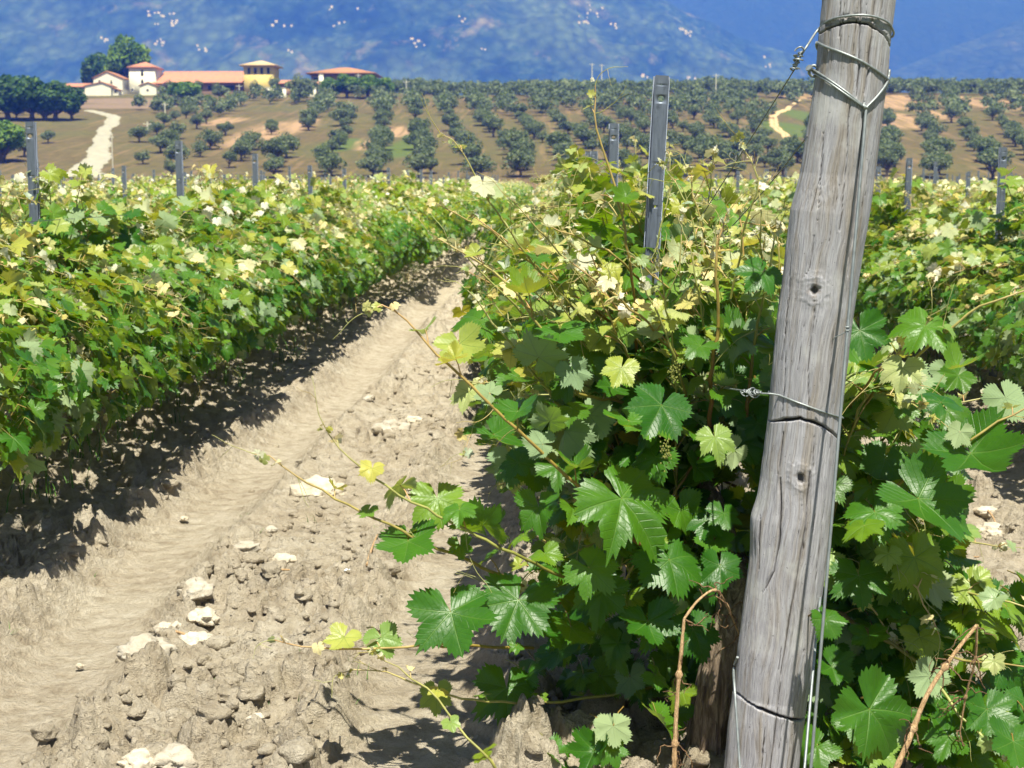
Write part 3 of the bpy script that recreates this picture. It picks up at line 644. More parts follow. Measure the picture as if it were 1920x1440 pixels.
# the top fastening wire: round the post, then down to the first metal post
w1 = MB(); w1.tube(smooth_path([P(1490, 128, 3.36), P(1497, 112, 3.36), P(1512, 88, 3.36), surf(1535, 60), surf(1555, 46, .004), surf(1590, 38, .004), surf(1622, 37, .004), surf(1650, 43, .004), surf(1667, 55, .003)]+arc(1.5, 4.55, 62, 62, 10), 110), .0026, 8)
coil(w1, P(1503, 96, 3.36), P(1488, 132, 3.36), .006, 6, .0018, g); coil(w1, P(1499, 100, 3.36), P(1490, 128, 3.36), .008, 3.5, .0016, g)
w1.tube(smooth_path([P(1501, 104, 3.36), P(1507, 94, 3.35), P(1502, 88, 3.345), P(1494, 91, 3.345), P(1490, 96, 3.345)], 20), .002, 6)
tag(w1.build('fastening_wire', WIRE), 'grey steel wire looped round the top of the wooden post and twisted in a knot', 'wire', 'wires on the wooden post')
wire('fastening_wire', [surf(1531, 86), surf(1545, 97, .003), surf(1570, 108, .003), surf(1600, 120, .003), surf(1630, 134, .003), surf(1652, 144, .003), surf(1658, 148, .003)]+arc(1.45, 4.7, 148, 86, 12), .0030, 'thick grey wire wrapped slantwise round the wooden post under its top cut', WIRE, 90, group='wires on the wooden post')
vee = MB()
for dx, dy in ((0, 0), (3, 5)): vee.tube(smooth_path([surf(1527+dx, 138+dy, .006), surf(1545, 155+dy, .005), surf(1575, 179+dy, .005), surf(1607, 204, .006)], 30), .0028, 8)
vee.tube(smooth_path([surf(1607, 205, .006), surf(1630, 180, .005), surf(1650, 155, .004), surf(1659, 138, .003), surf(1660.5, 128, .003)]+arc(1.55, 4.6, 126, 138, 10), 70), .0032, 8)
bc = surf(1524, 140, .006); tt = np.linspace(0, 1, 40)*2*np.pi*1.6
vee.tube(bc+np.stack([.010*np.cos(tt), -.004+.004*tt/8, .012*np.sin(tt)], 1), .0032, 7)
vee.tube([bc+[.006, .02, 0], bc+[-.012, -.012, .006]], [.004, .0045], 8); vee.tube([bc+[-.011, -.011, .005], bc+[-.013, -.013, .007]], .008, 10)
for q in range(4): vee.tube(smooth_path([surf(1605+q, 196+q*2, .004), surf(1603+q*2, 203, .009), surf(1609+q, 209-q, .004)], 10), .0026, 6)
tag(vee.build('anchor_wire', WIRE), 'doubled silver wire pulled into a V across the wooden post and hooked on a nail', 'wire', 'wires on the wooden post')
top = surf(1608, 206, .006); bot = P(1517, 1480, 3.02)
gw = MB(); gw.tube(smooth_path([top, top*.5+bot*.5, bot], 40), .0034, 8)
k0 = top+(bot-top)*.33
for q in (-.004, .003): gw.tube([k0+[-.005, 0, q], k0+[0, -.006, q], k0+[.005, 0, q+.001], k0+[0, .006, q], k0+[-.005, 0, q]], .0015, 5)
gw.tube(smooth_path([k0+[0, 0, -.005], k0+[-.012, .003, -.013], k0+[-.026, .012, -.022], k0+[-.028, .014, -.03]], 14), .0012, 5)
tag(gw.build('guy_wire', WIRE), 'taut silver wire running down the face of the wooden post to the ground', 'wire', 'wires on the wooden post')
wire('guy_wire', [P(1538, 1120, 3.34), P(1527, 1230, 3.28), P(1505, 1480, 3.1)], .0032, 'shorter silver wire beside the foot of the wooden post, right of its base', WIRE, 30, group='wires on the wooden post')
wire('guy_wire', [surf(1381, 1235, .004), surf(1376, 1262, .006), P(1378, 1300, 3.33), P(1388, 1450, 3.25), P(1391, 1500, 3.2)], .0032, 'silver wire along the left edge of the foot of the wooden post', WIRE, 40, group='wires on the wooden post')
w3 = MB(); w3.tube(smooth_path([P(1245, 700, 4.9), P(1330, 722, 4.0), P(1395, 733, 3.5), P(1432, 738, 3.36), surf(1452, 741, .003), surf(1480, 747, .003), surf(1530, 760, .003), surf(1570, 772, .003), surf(1577, 775, .003)]+arc(1.5, 4.6, 776, 742, 10), 100), .0022, 7)
coil(w3, P(1392, 733, 3.46), P(1428, 737, 3.37), .0055, 7, .0017, g); coil(w3, P(1398, 734, 3.45), P(1422, 737, 3.38), .008, 3, .0014, g)
tag(w3.build('fastening_wire', WIRE), 'thin wire tied across the middle of the wooden post with a twisted knot', 'wire', 'wires on the wooden post')
def row_wire(pts, lab, knots=()):
    mb = MB(); p = smooth_path(pts, 60); mb.tube(p, .0016, 5)
    for k in knots: coil(mb, p[k]-[0.02, -.02, -.01], p[k]+[.02, -.02, .01], .012, 3.2, .0012, g)
    tag(mb.build('trellis_wire', DWIRE), lab, 'wire', 'trellis wires along the rows')
row_wire([P(1490, 130, 3.36), P(1385, 296, 3.9), P(1245, 517, 4.9)], 'dark upper trellis wire sloping from the wooden post to the first metal post', (22, 33))
row_wire([surf(1513, 262, 0), P(1420, 372, 4.0), P(1248, 560, 4.9)], 'dark lower trellis wire sloping from the wooden post to the first metal post', (36,))
for k in range(-2, 3):
    X0 = .33+(2.75 if k > 0 else 2.86)*k+(.05 if k else 0)
    for hgt in (.85, 1.22):
        y0 = 4.9 if k == 0 else 5.; row_wire([(X0+.035, y0, hgt+.03), (X0+.035, 30, hgt+.1), (X0+.035, 60, hgt+.34)], f"{'lower' if hgt < 1 else 'upper'} trellis wire along the {rowname(k)}")

# ------------------------------------------------------------------ metal posts
def metal_post_mesh():
    W, D, H = .042, .028, 2.0; mb = MB(); t = .0025
    holes = [(.075, .0105), (.030, .003), (.28, .004), (.42, .004), (.56, .004), (.70, .004)]   # distance below the top, radius
    holes.sort(); zs = [H]; z = 0
    def face(z0, z1): mb.add([[-W/2, 0, z1], [W/2, 0, z1], [W/2, 0, z0], [-W/2, 0, z0]], [[0, 3, 2, 1]]); mb.add([[-W/2, t, z1], [W/2, t, z1], [W/2, t, z0], [-W/2, t, z0]], [[0, 1, 2, 3]])
    cur = H
    for d, r in holes:
        a, b = H-d+r*1.6, H-d-r*1.6; face(a, cur); cur = b; n = 20; s2 = r*1.6
        ang = np.arange(n)/n*2*np.pi+np.pi/n; cs, sn = np.cos(ang), np.sin(ang); sc = 1/np.maximum(abs(cs), abs(sn))
        outer = np.stack([cs*sc*W/2, np.zeros(n), H-d+sn*sc*s2], 1); inner = np.stack([cs*r, np.zeros(n), H-d+sn*r], 1); i2 = inner+[0, t, 0]; o2 = outer+[0, t, 0]
        V = np.vstack([outer, inner, i2, o2]); F = []
        for i in range(n): j = (i+1) % n; F += [[i, n+i, n+j, j], [n+i, 2*n+i, 2*n+j, n+j], [3*n+i, 3*n+j, 2*n+j, 2*n+i]]
        # the corners between the square rim and the ring
        mb.add(V, F)
        for sx in (-1, 1):
            for sz in (-1, 1):
                c = [sx*W/2, 0, H-d+sz*s2]; near = outer[np.argsort(np.linalg.norm(outer-c, axis=1))[:2]]; mb.add(np.vstack([near, c]), [[0, 1, 2]])
    face(-.3, cur)
    for sx in (-1, 1):            # side walls with a rolled lip and a shallow rib on the face
        x = sx*W/2; mb.box((min(x, x-sx*t), t, -.3), (max(x, x-sx*t), D, H-.001)); mb.box((min(x, x+sx*.006), D, -.3), (max(x, x+sx*.006), D+t, H-.002)); mb.box((min(x+sx*.006, x+sx*.0035), D-.008, -.3), (max(x+sx*.006, x+sx*.0035), D, H-.003))
    mb.tube([(-.012, 0, -.2), (-.012, 0, 1.72)], .0022, 6); mb.tube([(.012, 0, -.2), (.012, 0, 1.72)], .0022, 6)
    m = mb.mesh('metal_post', ZINC, False)
    cs_ = []
    for z in (1.78, 1.62, 1.3):
        for sx in (-1, 1): c = MB(); cs_.append(c); c.tube(smooth_path([(sx*.027, .03, z-.012), (sx*.036, .02, z-.006), (sx*.036, .01, z+.008), (sx*.027, .004, z+.012)], 8), .0013, 5)
    return m, [c.mesh('wire_hook', WIRE) for c in cs_]
PMESH, HMESH = metal_post_mesh()
posts = []
def row_x(k): return .33+(2.75*k if k > 0 else 2.86*k+(-.07 if k < 0 else 0))
def mpost(k, j, X, Y, top, lx, ly, hooks):
    o = link('metal_post', PMESH, None, (X-2*math.sin(lx), Y, top-2.0), (ly, lx, RNG.uniform(-.08, .08)+(.06 if X < 0 else -.04)))
    where = f"{ordn(j+1)} metal post in the {rowname(k)}"
    tag(o, ('tall galvanised ' if top > 1.7 else 'galvanised grey ')+where, 'post', 'metal posts in the vine rows')
    if hooks:
        for h_ in HMESH: link('wire_hook', h_, o)
for px, py, Y, j, lx in ((1244, 140, 4.9, 0, .045), (1153, 231, 7.9, 1, .012), (1116, 283, 10.9, 2, .008)):
    p = P(px-2, py, Y); mpost(0, j, p[0], Y, p[2], lx, 0.0, True); posts.append((p[0], Y))
for j in range(3, 20):
    Y = 4.9+3*j; mpost(0, j, row_x(0)+RNG.normal(0, .012), Y, 1.73+rise(Y)+RNG.normal(0, .04), RNG.normal(0, .01), 0, Y < 20)
def inview(X, Y, m=40): px = VPX+X/Y*FPX; return -m < px < 1920+m
sp = {-1: [(55, 228, 7.8), (333, 264, 11.0), (477, 288, 14.2), (580, 310, 18.0), (645, 316, 21)], 1: [(1883, 276, 10.1), (1706, 296, 12.9), (1648, 312, 16)], 2: [(1817, 322, 20.)], -2: [(66, 297, 16.2)]}
for k in list(range(-9, 0))+list(range(1, 10)):
    j = 0; X = row_x(k); last = 4
    for px, py, Y in sp.get(k, []):
        p = P(px, py, Y); mpost(k, j, p[0], Y, p[2], RNG.normal(0, .008)+(.004 if px == 55 else 0), 0, Y < 20); j += 1; last = Y
    Y = last+3+(RNG.uniform(0, 1.2) if last == 4 else 0)
    while Y < 75:
        if inview(X, Y) and Y > 11:
            mpost(k, j, X+RNG.normal(0, .03), Y, 1.66+rise(Y)+RNG.normal(0, .06), RNG.normal(0, .015), 0, False); j += 1
        Y += 3

# ------------------------------------------------------------------ vines
hero_rng = np.random.default_rng(77)
def add_cane(root, base, pts, r0=.0048, lmax=.13, gap=.065, age0=.0, outward=(0, -.3, .2), tend=True, first=.05):
    path = [P(*q)-base for q in pts]; st = MB(); lv = Leaves()
    leafy_shoot(st, lv, path, hero_rng, r0, lmax, gap, age0, outward, 9, tend, first)
    c = st.build('cane', STEM, root); link('leaves', lv.mesh(2, LEAF, hero_rng), c)
def hero_vine():
    base = P(1335, 1420, 3.78); base[2] = 0.05; rng = hero_rng
    root = link('grapevine', None, None, base); tag(root, 'bushy grapevine with long loose canes and a shaggy trunk, right behind the wooden post', 'grapevine', 'grapevines')
    tr = MB(); T = smooth_path([P(1322, 1490, 3.74)-base, P(1330, 1380, 3.74)-base, P(1348, 1270, 3.72)-base, P(1372, 1195, 3.74)-base, P(1385, 1120, 3.8)-base, P(1375, 1050, 3.9)-base], 46)
    def jit(n, s):
        i, j = np.meshgrid(np.arange(n), np.arange(s), indexing='ij'); a = j/s*6.283
        return 1+.22*fb3(np.cos(a)*3+5, np.sin(a)*3+5, i*.12, 17, 4)+.08*np.sin(a*9+i*.10)+.25*np.exp(-((i-n*.72)/3)**2)*np.clip(np.sin(a*2+1), 0, 1)
    tr.tube(T, np.interp(np.linspace(0, 1, 46), [0, .5, .8, 1], [.062, .052, .056, .040]), 44, (0, .5), jit)
    for q in range(46):       # loose strips of bark
        i = rng.integers(2, 40); a = rng.uniform(0, 6.28); d = np.array([math.cos(a), math.sin(a), 0]); b = T[i]+d*.055; L = rng.uniform(.04, .12)
        tr.tube(smooth_path([b, b+d*.006+[0, 0, -L*.5], b+d*rng.uniform(.006, .02)+[0, 0, -L]], 5), [.004, .0035, .003, .002, .001], 4)
    for e in ([(0, .30, .56), (-.02, .75, .66)],): tr.tube(smooth_path([T[-1]]+[np.array(q, float) for q in e], 12), np.linspace(.034, .014, 12), 10)
    tr.build('trunk', BARK, root)
    st = MB(); lv = Leaves()
    tgt = []
    for i in range(40):        # canes filling the left face of the bush
        a = P(rng.uniform(1180, 1400), rng.uniform(760, 1120), rng.uniform(3.9, 4.5)); b = P(rng.uniform(880, 1400), rng.uniform(480, 1150), rng.uniform(3.65, 4.5)); tgt.append((a, b))
    for i in range(25):        # and its right side beyond the post
        a = P(rng.uniform(1440, 1560), rng.uniform(760, 1200), rng.uniform(3.7, 4.1)); b = P(rng.uniform(1590, 1900), rng.uniform(600, 1380), rng.uniform(3.4, 4.2)); tgt.append((a, b))
    for i in range(13):
        a = P(rng.uniform(1250, 1480), rng.uniform(700, 900), rng.uniform(3.9, 4.6)); b = P(rng.choice([rng.uniform(1040, 1200), rng.uniform(1280, 1480)]), rng.uniform(360, 520), rng.uniform(3.8, 4.6)); tgt.append((a, b))
    for a, b in tgt:
        mid = (a+b)/2+np.array([0, 0, rng.uniform(.02, .12)])+rng.normal(0, .03, 3)
        leafy_shoot(st, lv, [a-base, mid-base, b-base], rng, .0045, rng.uniform(.12, .165), .062, rng.uniform(0, .15), None, 7, True, .02)
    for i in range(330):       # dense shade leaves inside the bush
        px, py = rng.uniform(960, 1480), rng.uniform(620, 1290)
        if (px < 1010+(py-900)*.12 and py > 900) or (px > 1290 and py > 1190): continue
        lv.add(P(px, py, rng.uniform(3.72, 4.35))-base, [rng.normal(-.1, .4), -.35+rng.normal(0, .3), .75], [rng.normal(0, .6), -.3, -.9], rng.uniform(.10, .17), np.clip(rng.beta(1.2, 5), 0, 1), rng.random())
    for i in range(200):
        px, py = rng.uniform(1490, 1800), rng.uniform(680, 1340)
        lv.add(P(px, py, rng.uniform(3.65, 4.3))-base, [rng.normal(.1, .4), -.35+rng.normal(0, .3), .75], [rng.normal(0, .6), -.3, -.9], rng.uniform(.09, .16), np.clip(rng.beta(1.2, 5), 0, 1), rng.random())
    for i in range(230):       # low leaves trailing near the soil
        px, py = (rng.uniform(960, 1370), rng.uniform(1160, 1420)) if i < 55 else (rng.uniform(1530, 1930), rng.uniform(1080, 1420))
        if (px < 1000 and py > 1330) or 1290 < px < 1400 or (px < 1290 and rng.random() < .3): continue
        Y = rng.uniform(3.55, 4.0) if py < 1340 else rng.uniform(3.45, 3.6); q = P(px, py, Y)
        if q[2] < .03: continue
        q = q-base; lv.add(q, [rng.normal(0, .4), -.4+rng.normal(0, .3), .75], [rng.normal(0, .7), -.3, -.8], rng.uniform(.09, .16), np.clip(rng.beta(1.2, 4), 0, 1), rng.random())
        bk = q+np.array([rng.normal(0, .03), .08, .02]); st.tube([q, (q+bk)/2+[0, 0, .01], bk], .0018, 4, (.4, rng.random()))
    # single large leaves in front: attach px, py, depth, width px, tip angle (0 down, + to the right), age, facing
    for (px, py, Y, wpx, ang, age, *fl) in [(845, 1148, 3.48, 140, 15, .12), (972, 1125, 3.55, 140, -20, .02), (765, 1015, 3.5, 115, 5, .2), (820, 935, 3.55, 95, 10, .5), (1165, 935, 3.5, 175, 40, .14), (925, 815, 3.62, 110, 15, .08),
            (645, 1195, 3.46, 68, -20, .78), (715, 1195, 3.5, 66, 25, .7), (818, 1300, 3.56, 66, 5, .66), (950, 1290, 3.7, 120, 0, .06), (1105, 1065, 3.5, 95, 50, .35), (1255, 1050, 3.55, 120, 5, .05), (1130, 1110, 3.6, 100, -10, .1),
            (960, 655, 3.75, 70, 0, .8), (862, 645, 3.62, 90, 20, .72), (880, 735, 3.6, 62, -10, .86), (1165, 690, 3.6, 70, -20, .68), (1050, 620, 3.7, 95, 0, .3), (900, 600, 3.8, 80, -30, .2), (1240, 760, 3.5, 120, -30, .04), (1180, 790, 3.6, 100, 20, .3),
            (1820, 850, 3.38, 170, 25, .02), (1722, 935, 3.33, 170, 40, .02), (1715, 1045, 3.5, 110, 15, .5), (1630, 1330, 3.28, 150, 40, .06), (1548, 1160, 3.24, 66, 30, .05), (1692, 690, 3.4, 68, -10, .88), (1735, 610, 3.4, 96, -30, .3), (1612, 620, 3.45, 90, 10, .1),
            (1765, 755, 3.55, 80, 180, .1), (1885, 745, 3.7, 85, 20, .25), (1820, 1095, 3.6, 80, 20, .62), (1800, 1170, 3.6, 95, -20, .08), (1880, 1240, 3.6, 90, 30, .1), (1740, 1190, 3.55, 90, 0, .1), (1700, 1250, 3.6, 85, -20, .1), (1640, 960, 3.5, 100, 10, .35), (1660, 860, 3.6, 90, -20, .1), (1610, 1080, 3.5, 100, 0, .06),
            (1430, 510, 3.6, 80, -40, .15), (1130, 425, 3.9, 90, -20, .1, 1), (1030, 790, 3.55, 75, 160, .3, 1), (905, 985, 3.52, 95, 200, .2, 1), (1010, 670, 3.68, 85, 150, .2, 1), (905, 345, 3.8, 46, 0, .86), (1340, 820, 3.5, 70, 10, .7), (1215, 1165, 3.55, 95, 10, .04), (1010, 950, 3.6, 90, 10, .12),
            (1560, 1250, 3.5, 70, 60, .1), (1650, 1190, 3.6, 80, -30, .05), (1850, 1330, 3.4, 100, 0, .1), (1780, 1380, 3.4, 90, -30, .12), (1900, 1390, 3.3, 110, -10, .1), (1640, 1400, 3.3, 80, 40, .6), (1060, 1180, 3.7, 110, 0, .04), (1300, 1180, 3.6, 90, 20, .03), (1350, 1060, 3.5, 80, 0, .05)]:
        a = math.radians(ang); M = rt*math.sin(a)-np.array([0, 0, 1])*math.cos(a)+np.array([0, -.35, 0]); N = np.array([0, -.62, .72])+rng.normal(0, .15, 3)
        if fl: N = np.array([.1, .75, .5])
        p = P(px, py, Y)-base; size = wpx*Y/FPX/.74; lv.add(p, N, M, size, age, rng.random()*.7)
        bk = p+np.array([rng.normal(0, .03), .09+rng.normal(0, .02), -.02]); st.tube(smooth_path([p, (p+bk)/2+[0, 0, .012], bk], 6), [.0016, .0018, .002, .0022, .0024, .0026], 5, (rng.uniform(.2, .7), rng.random()))
    st.build('side_canes', STEM, root); link('foliage', lv.mesh(2, LEAF, rng), root)
    H = lambda pts, **k: add_cane(root, base, pts, **k)
    H([(1280, 1090, 3.85), (1120, 945, 3.6), (1060, 890, 3.55), (960, 795, 3.5), (860, 700, 3.48), (790, 635, 3.48), (745, 590, 3.48), (715, 572, 3.47), (690, 585, 3.46)], r0=.0058, lmax=.11, gap=.10, age0=.15)
    H([(1150, 1120, 3.8), (985, 1050, 3.55), (860, 985, 3.5), (780, 945, 3.48), (700, 895, 3.46), (640, 845, 3.45), (605, 792, 3.44)], r0=.005, lmax=.10, gap=.11, age0=.3)
    H([(1050, 1130, 3.8), (850, 1040, 3.55), (740, 990, 3.5), (660, 950, 3.48), (600, 920, 3.46), (545, 885, 3.45), (505, 855, 3.45), (478, 852, 3.45)], r0=.005, lmax=.085, gap=.12, age0=.3)
    H([(1000, 1215, 3.8), (800, 1211, 3.5), (720, 1216, 3.48), (620, 1214, 3.47), (540, 1208, 3.46), (515, 1200, 3.45)], r0=.0044, lmax=.07, gap=.13, age0=.45)
    H([(1250, 1285, 3.9), (1000, 1318, 3.65), (830, 1300, 3.52), (760, 1275, 3.5), (690, 1255, 3.48), (640, 1262, 3.46)], r0=.0045, lmax=.06, gap=.16, age0=.4)
    H([(1020, 1560, 3.5), (930, 1440, 3.4), (880, 1385, 3.42), (830, 1325, 3.45), (790, 1285, 3.46), (740, 1245, 3.46), (700, 1222, 3.46)], r0=.0042, lmax=.08, gap=.15, age0=.35)
    H([(1290, 880, 4.1), (1180, 760, 3.9), (1092, 742, 3.75), (1050, 667, 3.72), (1008, 608, 3.7), (960, 540, 3.7), (900, 495, 3.7), (850, 462, 3.7), (808, 440, 3.7)], r0=.0056, lmax=.12, gap=.09, age0=.0)
    H([(1200, 800, 4.2), (1090, 600, 4.0), (1020, 520, 3.95), (960, 440, 3.9), (910, 360, 3.85), (870, 290, 3.83), (845, 255, 3.82), (828, 252, 3.82)], r0=.0044, lmax=.10, gap=.12, age0=.1)
    H([(1200, 760, 4.0), (1188, 560, 3.85), (1178, 470, 3.8), (1160, 380, 3.8), (1138, 310, 3.8), (1118, 230, 3.8), (1116, 160, 3.8)], r0=.0050, lmax=.10, gap=.12, age0=.0)
    H([(1300, 800, 3.9), (1275, 710, 3.75), (1250, 630, 3.7), (1225, 570, 3.68), (1205, 525, 3.66)], r0=.0052, lmax=.11, gap=.10, age0=.05)
    H([(1330, 800, 3.8), (1335, 696, 3.7), (1346, 604, 3.68), (1343, 500, 3.66), (1352, 440, 3.66), (1362, 400, 3.66)], r0=.0062, lmax=.11, gap=.10, age0=.05)
    H([(1400, 780, 3.8), (1412, 660, 3.7), (1430, 560, 3.66), (1448, 470, 3.62), (1455, 410, 3.6)], r0=.0052, lmax=.10, gap=.09, age0=.05)
    H([(1250, 780, 4.3), (1180, 640, 4.2), (1085, 560, 4.1), (1020, 500, 4.1), (950, 450, 4.05), (880, 400, 4.05)], r0=.0045, lmax=.12, gap=.08, age0=.05)
    H([(1380, 640, 4.2), (1320, 500, 4.1), (1300, 420, 4.1), (1270, 350, 4.1), (1240, 300, 4.1)], r0=.0038, lmax=.07, gap=.09, age0=.4)
    H([(1370, 560, 3.8), (1400, 420, 3.75), (1420, 340, 3.72), (1395, 280, 3.72), (1382, 255, 3.72)], r0=.0032, lmax=.055, gap=.09, age0=.5)
    H([(1600, 800, 3.8), (1640, 730, 3.6), (1703, 684, 3.45), (1760, 635, 3.4), (1819, 584, 3.38), (1880, 558, 3.36), (1960, 530, 3.35)], r0=.0052, lmax=.06, gap=.15, age0=.2)
    H([(1560, 800, 3.9), (1605, 745, 3.6), (1650, 690, 3.5), (1700, 650, 3.45), (1740, 600, 3.42)], r0=.0050, lmax=.12, gap=.10, age0=.1)
    H([(1560, 1000, 3.8), (1700, 900, 3.5), (1800, 840, 3.4), (1860, 800, 3.38), (1960, 745, 3.36)], r0=.0056, lmax=.12, gap=.14, age0=.05)
    H([(1540, 1130, 3.7), (1640, 1190, 3.55), (1730, 1250, 3.5), (1800, 1340, 3.4), (1900, 1430, 3.3)], r0=.0062, lmax=.13, gap=.10, age0=.0)
    H([(1560, 1040, 3.9), (1700, 1080, 3.7), (1800, 1105, 3.6), (1900, 1130, 3.5), (1980, 1145, 3.5)], r0=.0045, lmax=.12, gap=.09, age0=.15)
    H([(1560, 1200, 3.8), (1700, 1210, 3.6), (1820, 1240, 3.5), (1960, 1250, 3.4)], r0=.0045, lmax=.13, gap=.08, age0=.1)
    H([(1580, 900, 4.0), (1680, 800, 3.9), (1780, 760, 3.8), (1860, 740, 3.8)], r0=.0045, lmax=.10, gap=.09, age0=.2)
    for i in range(15):        # pale loose shoots reaching up and left over the lane
        tx, ty = rng.uniform(790, 1160), rng.uniform(370, 560); Y = rng.uniform(3.6, 4.3); sx, sy = tx+rng.uniform(150, 280), ty+rng.uniform(170, 300)
        H([(sx, sy, Y+.3), ((sx+tx)/2+rng.uniform(-20, 30), (sy+ty)/2-rng.uniform(5, 40), Y+.1), (tx, ty, Y)], r0=rng.uniform(.0032, .0048), lmax=rng.uniform(.07, .11), gap=.085, age0=rng.uniform(.2, .5))
    for i in range(9):
        tx, ty = rng.uniform(1040, 1470), rng.uniform(290, 430); Y = rng.uniform(3.7, 4.3); sx, sy = tx+rng.uniform(-40, 60), ty+rng.uniform(180, 300)
        H([(sx, sy, Y+.1), ((sx+tx)/2+rng.uniform(-15, 15), (sy+ty)/2, Y), (tx, ty, Y)], r0=rng.uniform(.003, .0042), lmax=rng.uniform(.05, .09), gap=.08, age0=rng.uniform(.3, .6))
    # small green flower clusters
    for px, py, Y in ((1250, 850, 3.45), (1262, 700, 3.6)):
        c0 = P(px, py, Y)-base; fc = MB()
        for q in range(60): d = rng.normal(0, 1, 3)*[.007, .007, .014]; fc.tube([c0+d, c0+d+[0, 0, .003]], .0022, 5, (.6, .1))
        fc.build('flower_cluster', STEM, root)
hero_vine()
def dry_cane(pts, r, label, seed):
    rng = np.random.default_rng(seed); mb = MB(); p = smooth_path([P(*q) for q in pts], 40); mb.tube(p, np.linspace(r, r*.6, 40), 9, (0, .5), lambda n, s: 1+.07*rng.normal(size=(n, 1)))
    for k in (12, 27): mb.tube([p[k-1], p[k], p[k+1]], [r*.8, r*1.6, r*.8], 9)
    root = mb.build('dry_cane', DRYCANE); tag(root, label, 'dry cane', 'dead dry canes')
    for k in (12, 27, 39):
        t = MB()
        for q in range(5 if k != 39 else 2):
            d = unit(rng.normal(0, 1, 3)+[0, 0, -.6]); pts2 = [p[k]]
            for z in range(9): d = unit(d+rng.normal(0, .55, 3)+[0, 0, -.15]); pts2.append(pts2[-1]+d*.010)
            t.tube(pts2, np.linspace(.0022, .0008, 10), 4)
        t.build('dry_tendril', DRYLEAF, root)
dry_cane([(1262, 1500, 3.3), (1266, 1380, 3.32), (1272, 1280, 3.34), (1283, 1160, 3.36)], .0062, 'upright light brown dry cane standing left of the wooden post', 3)
dry_cane([(1283, 1160, 3.36), (1310, 1125, 3.38), (1342, 1107, 3.42), (1365, 1140, 3.5), (1386, 1190, 3.6)], .0032, 'thin curved dry twig arching towards the vine trunk', 4)
dry_cane([(1672, 1460, 3.2), (1705, 1385, 3.22), (1740, 1300, 3.25), (1790, 1225, 3.28), (1832, 1172, 3.3)], .0068, 'straw coloured dry cane leaning across the leaves right of the wooden post', 5)
dry_cane([(1832, 1172, 3.3), (1828, 1240, 3.33), (1812, 1300, 3.36), (1800, 1370, 3.38)], .0030, 'thin hanging dry twig at the tip of the straw coloured cane', 6)

# prototypes
R_ = np.random.default_rng(11)
protoH = [vine_proto(500+i, 2, reach=.64, top=1.16, ns=21, extra=520, ylen=.5, lmax=.155, bottom=.30) for i in range(3)]
protoM = [vine_proto(600+i, 1, reach=.87, top=.99, ns=32, extra=860, ylen=.52, lmax=.15, bottom=.36, ab=.10) for i in range(7)]
protoL = [vine_proto(700+i, 0, reach=1.15, top=1.07, ns=26, extra=900, ylen=.52, lmax=.16, bottom=.38, ab=.2) for i in range(5)]
slots = []
for k in range(-16, 17):
    X = row_x(k); Y = {0: 5.4, -1: 5.35, 1: 7.2}.get(k, 7+R_.uniform(0, .9)); j = 1 if k == 0 else 0
    while Y < 117:
        m = 620 if Y < 8 else (260 if Y < 20 else 90)
        if inview(X, Y, m): slots.append((Y, k, j, X+R_.normal(0, .03), (R_.random()))); j += 1
        Y += .92+R_.normal(0, .03)
slots.sort(); indiv, rest = slots[:299], slots[299:]
used = {}
for Y, k, j, X, rv in indiv:
    pool = protoH if (k == 0 and Y < 8.2) else (protoM if Y < 19 else protoL)
    i = int(rv*997) % len(pool); pr = pool[i]
    if id(pr) not in used: o = pr; used[id(pr)] = 1
    else: o = copy_tree(pr)
    o.location = (X, Y, rise(Y)+.05); o.rotation_euler = (0, 0, (math.pi if rv > .5 else 0)+R_.normal(0, .06)); s = R_.uniform(.93, 1.08); o.scale = (s, s, s*R_.uniform(.95, 1.07))
    tag(o, f"leafy grapevine, {ordn(j+1)} from the front in the {rowname(k)}", 'grapevine', 'grapevines')
for pr in protoH+protoM+protoL:
    if id(pr) not in used:
        for c in list(pr.children): bpy.data.objects.remove(c)
        bpy.data.objects.remove(pr)
lv = Leaves(); rr = R_
for Y, k, j, X, rv in rest:
    n = 300 if Y < 45 else (220 if Y < 75 else 150)
    ph = rr.uniform(-.4, np.pi+.4, n); q = rr.uniform(.75, 1.05, n); yy = rr.uniform(-.5, .5, n)
    z0 = rise(Y)+.05
    for a_, b_, c_ in zip(ph, q, yy):
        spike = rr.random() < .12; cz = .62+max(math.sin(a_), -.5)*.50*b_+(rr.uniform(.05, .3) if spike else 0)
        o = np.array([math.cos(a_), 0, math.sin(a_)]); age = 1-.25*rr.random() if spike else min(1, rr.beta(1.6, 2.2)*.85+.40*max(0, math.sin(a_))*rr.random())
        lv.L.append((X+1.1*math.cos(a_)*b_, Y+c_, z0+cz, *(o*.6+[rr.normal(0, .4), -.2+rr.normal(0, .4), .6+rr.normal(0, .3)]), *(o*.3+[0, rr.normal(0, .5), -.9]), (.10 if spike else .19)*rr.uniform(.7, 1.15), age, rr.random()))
vf = link('vineyard_rows', lv.mesh(0, LEAF_FAR, rr)); tag(vf, 'far rows of yellow-green vines merging together below the olive hill', 'vineyard', kind='stuff')

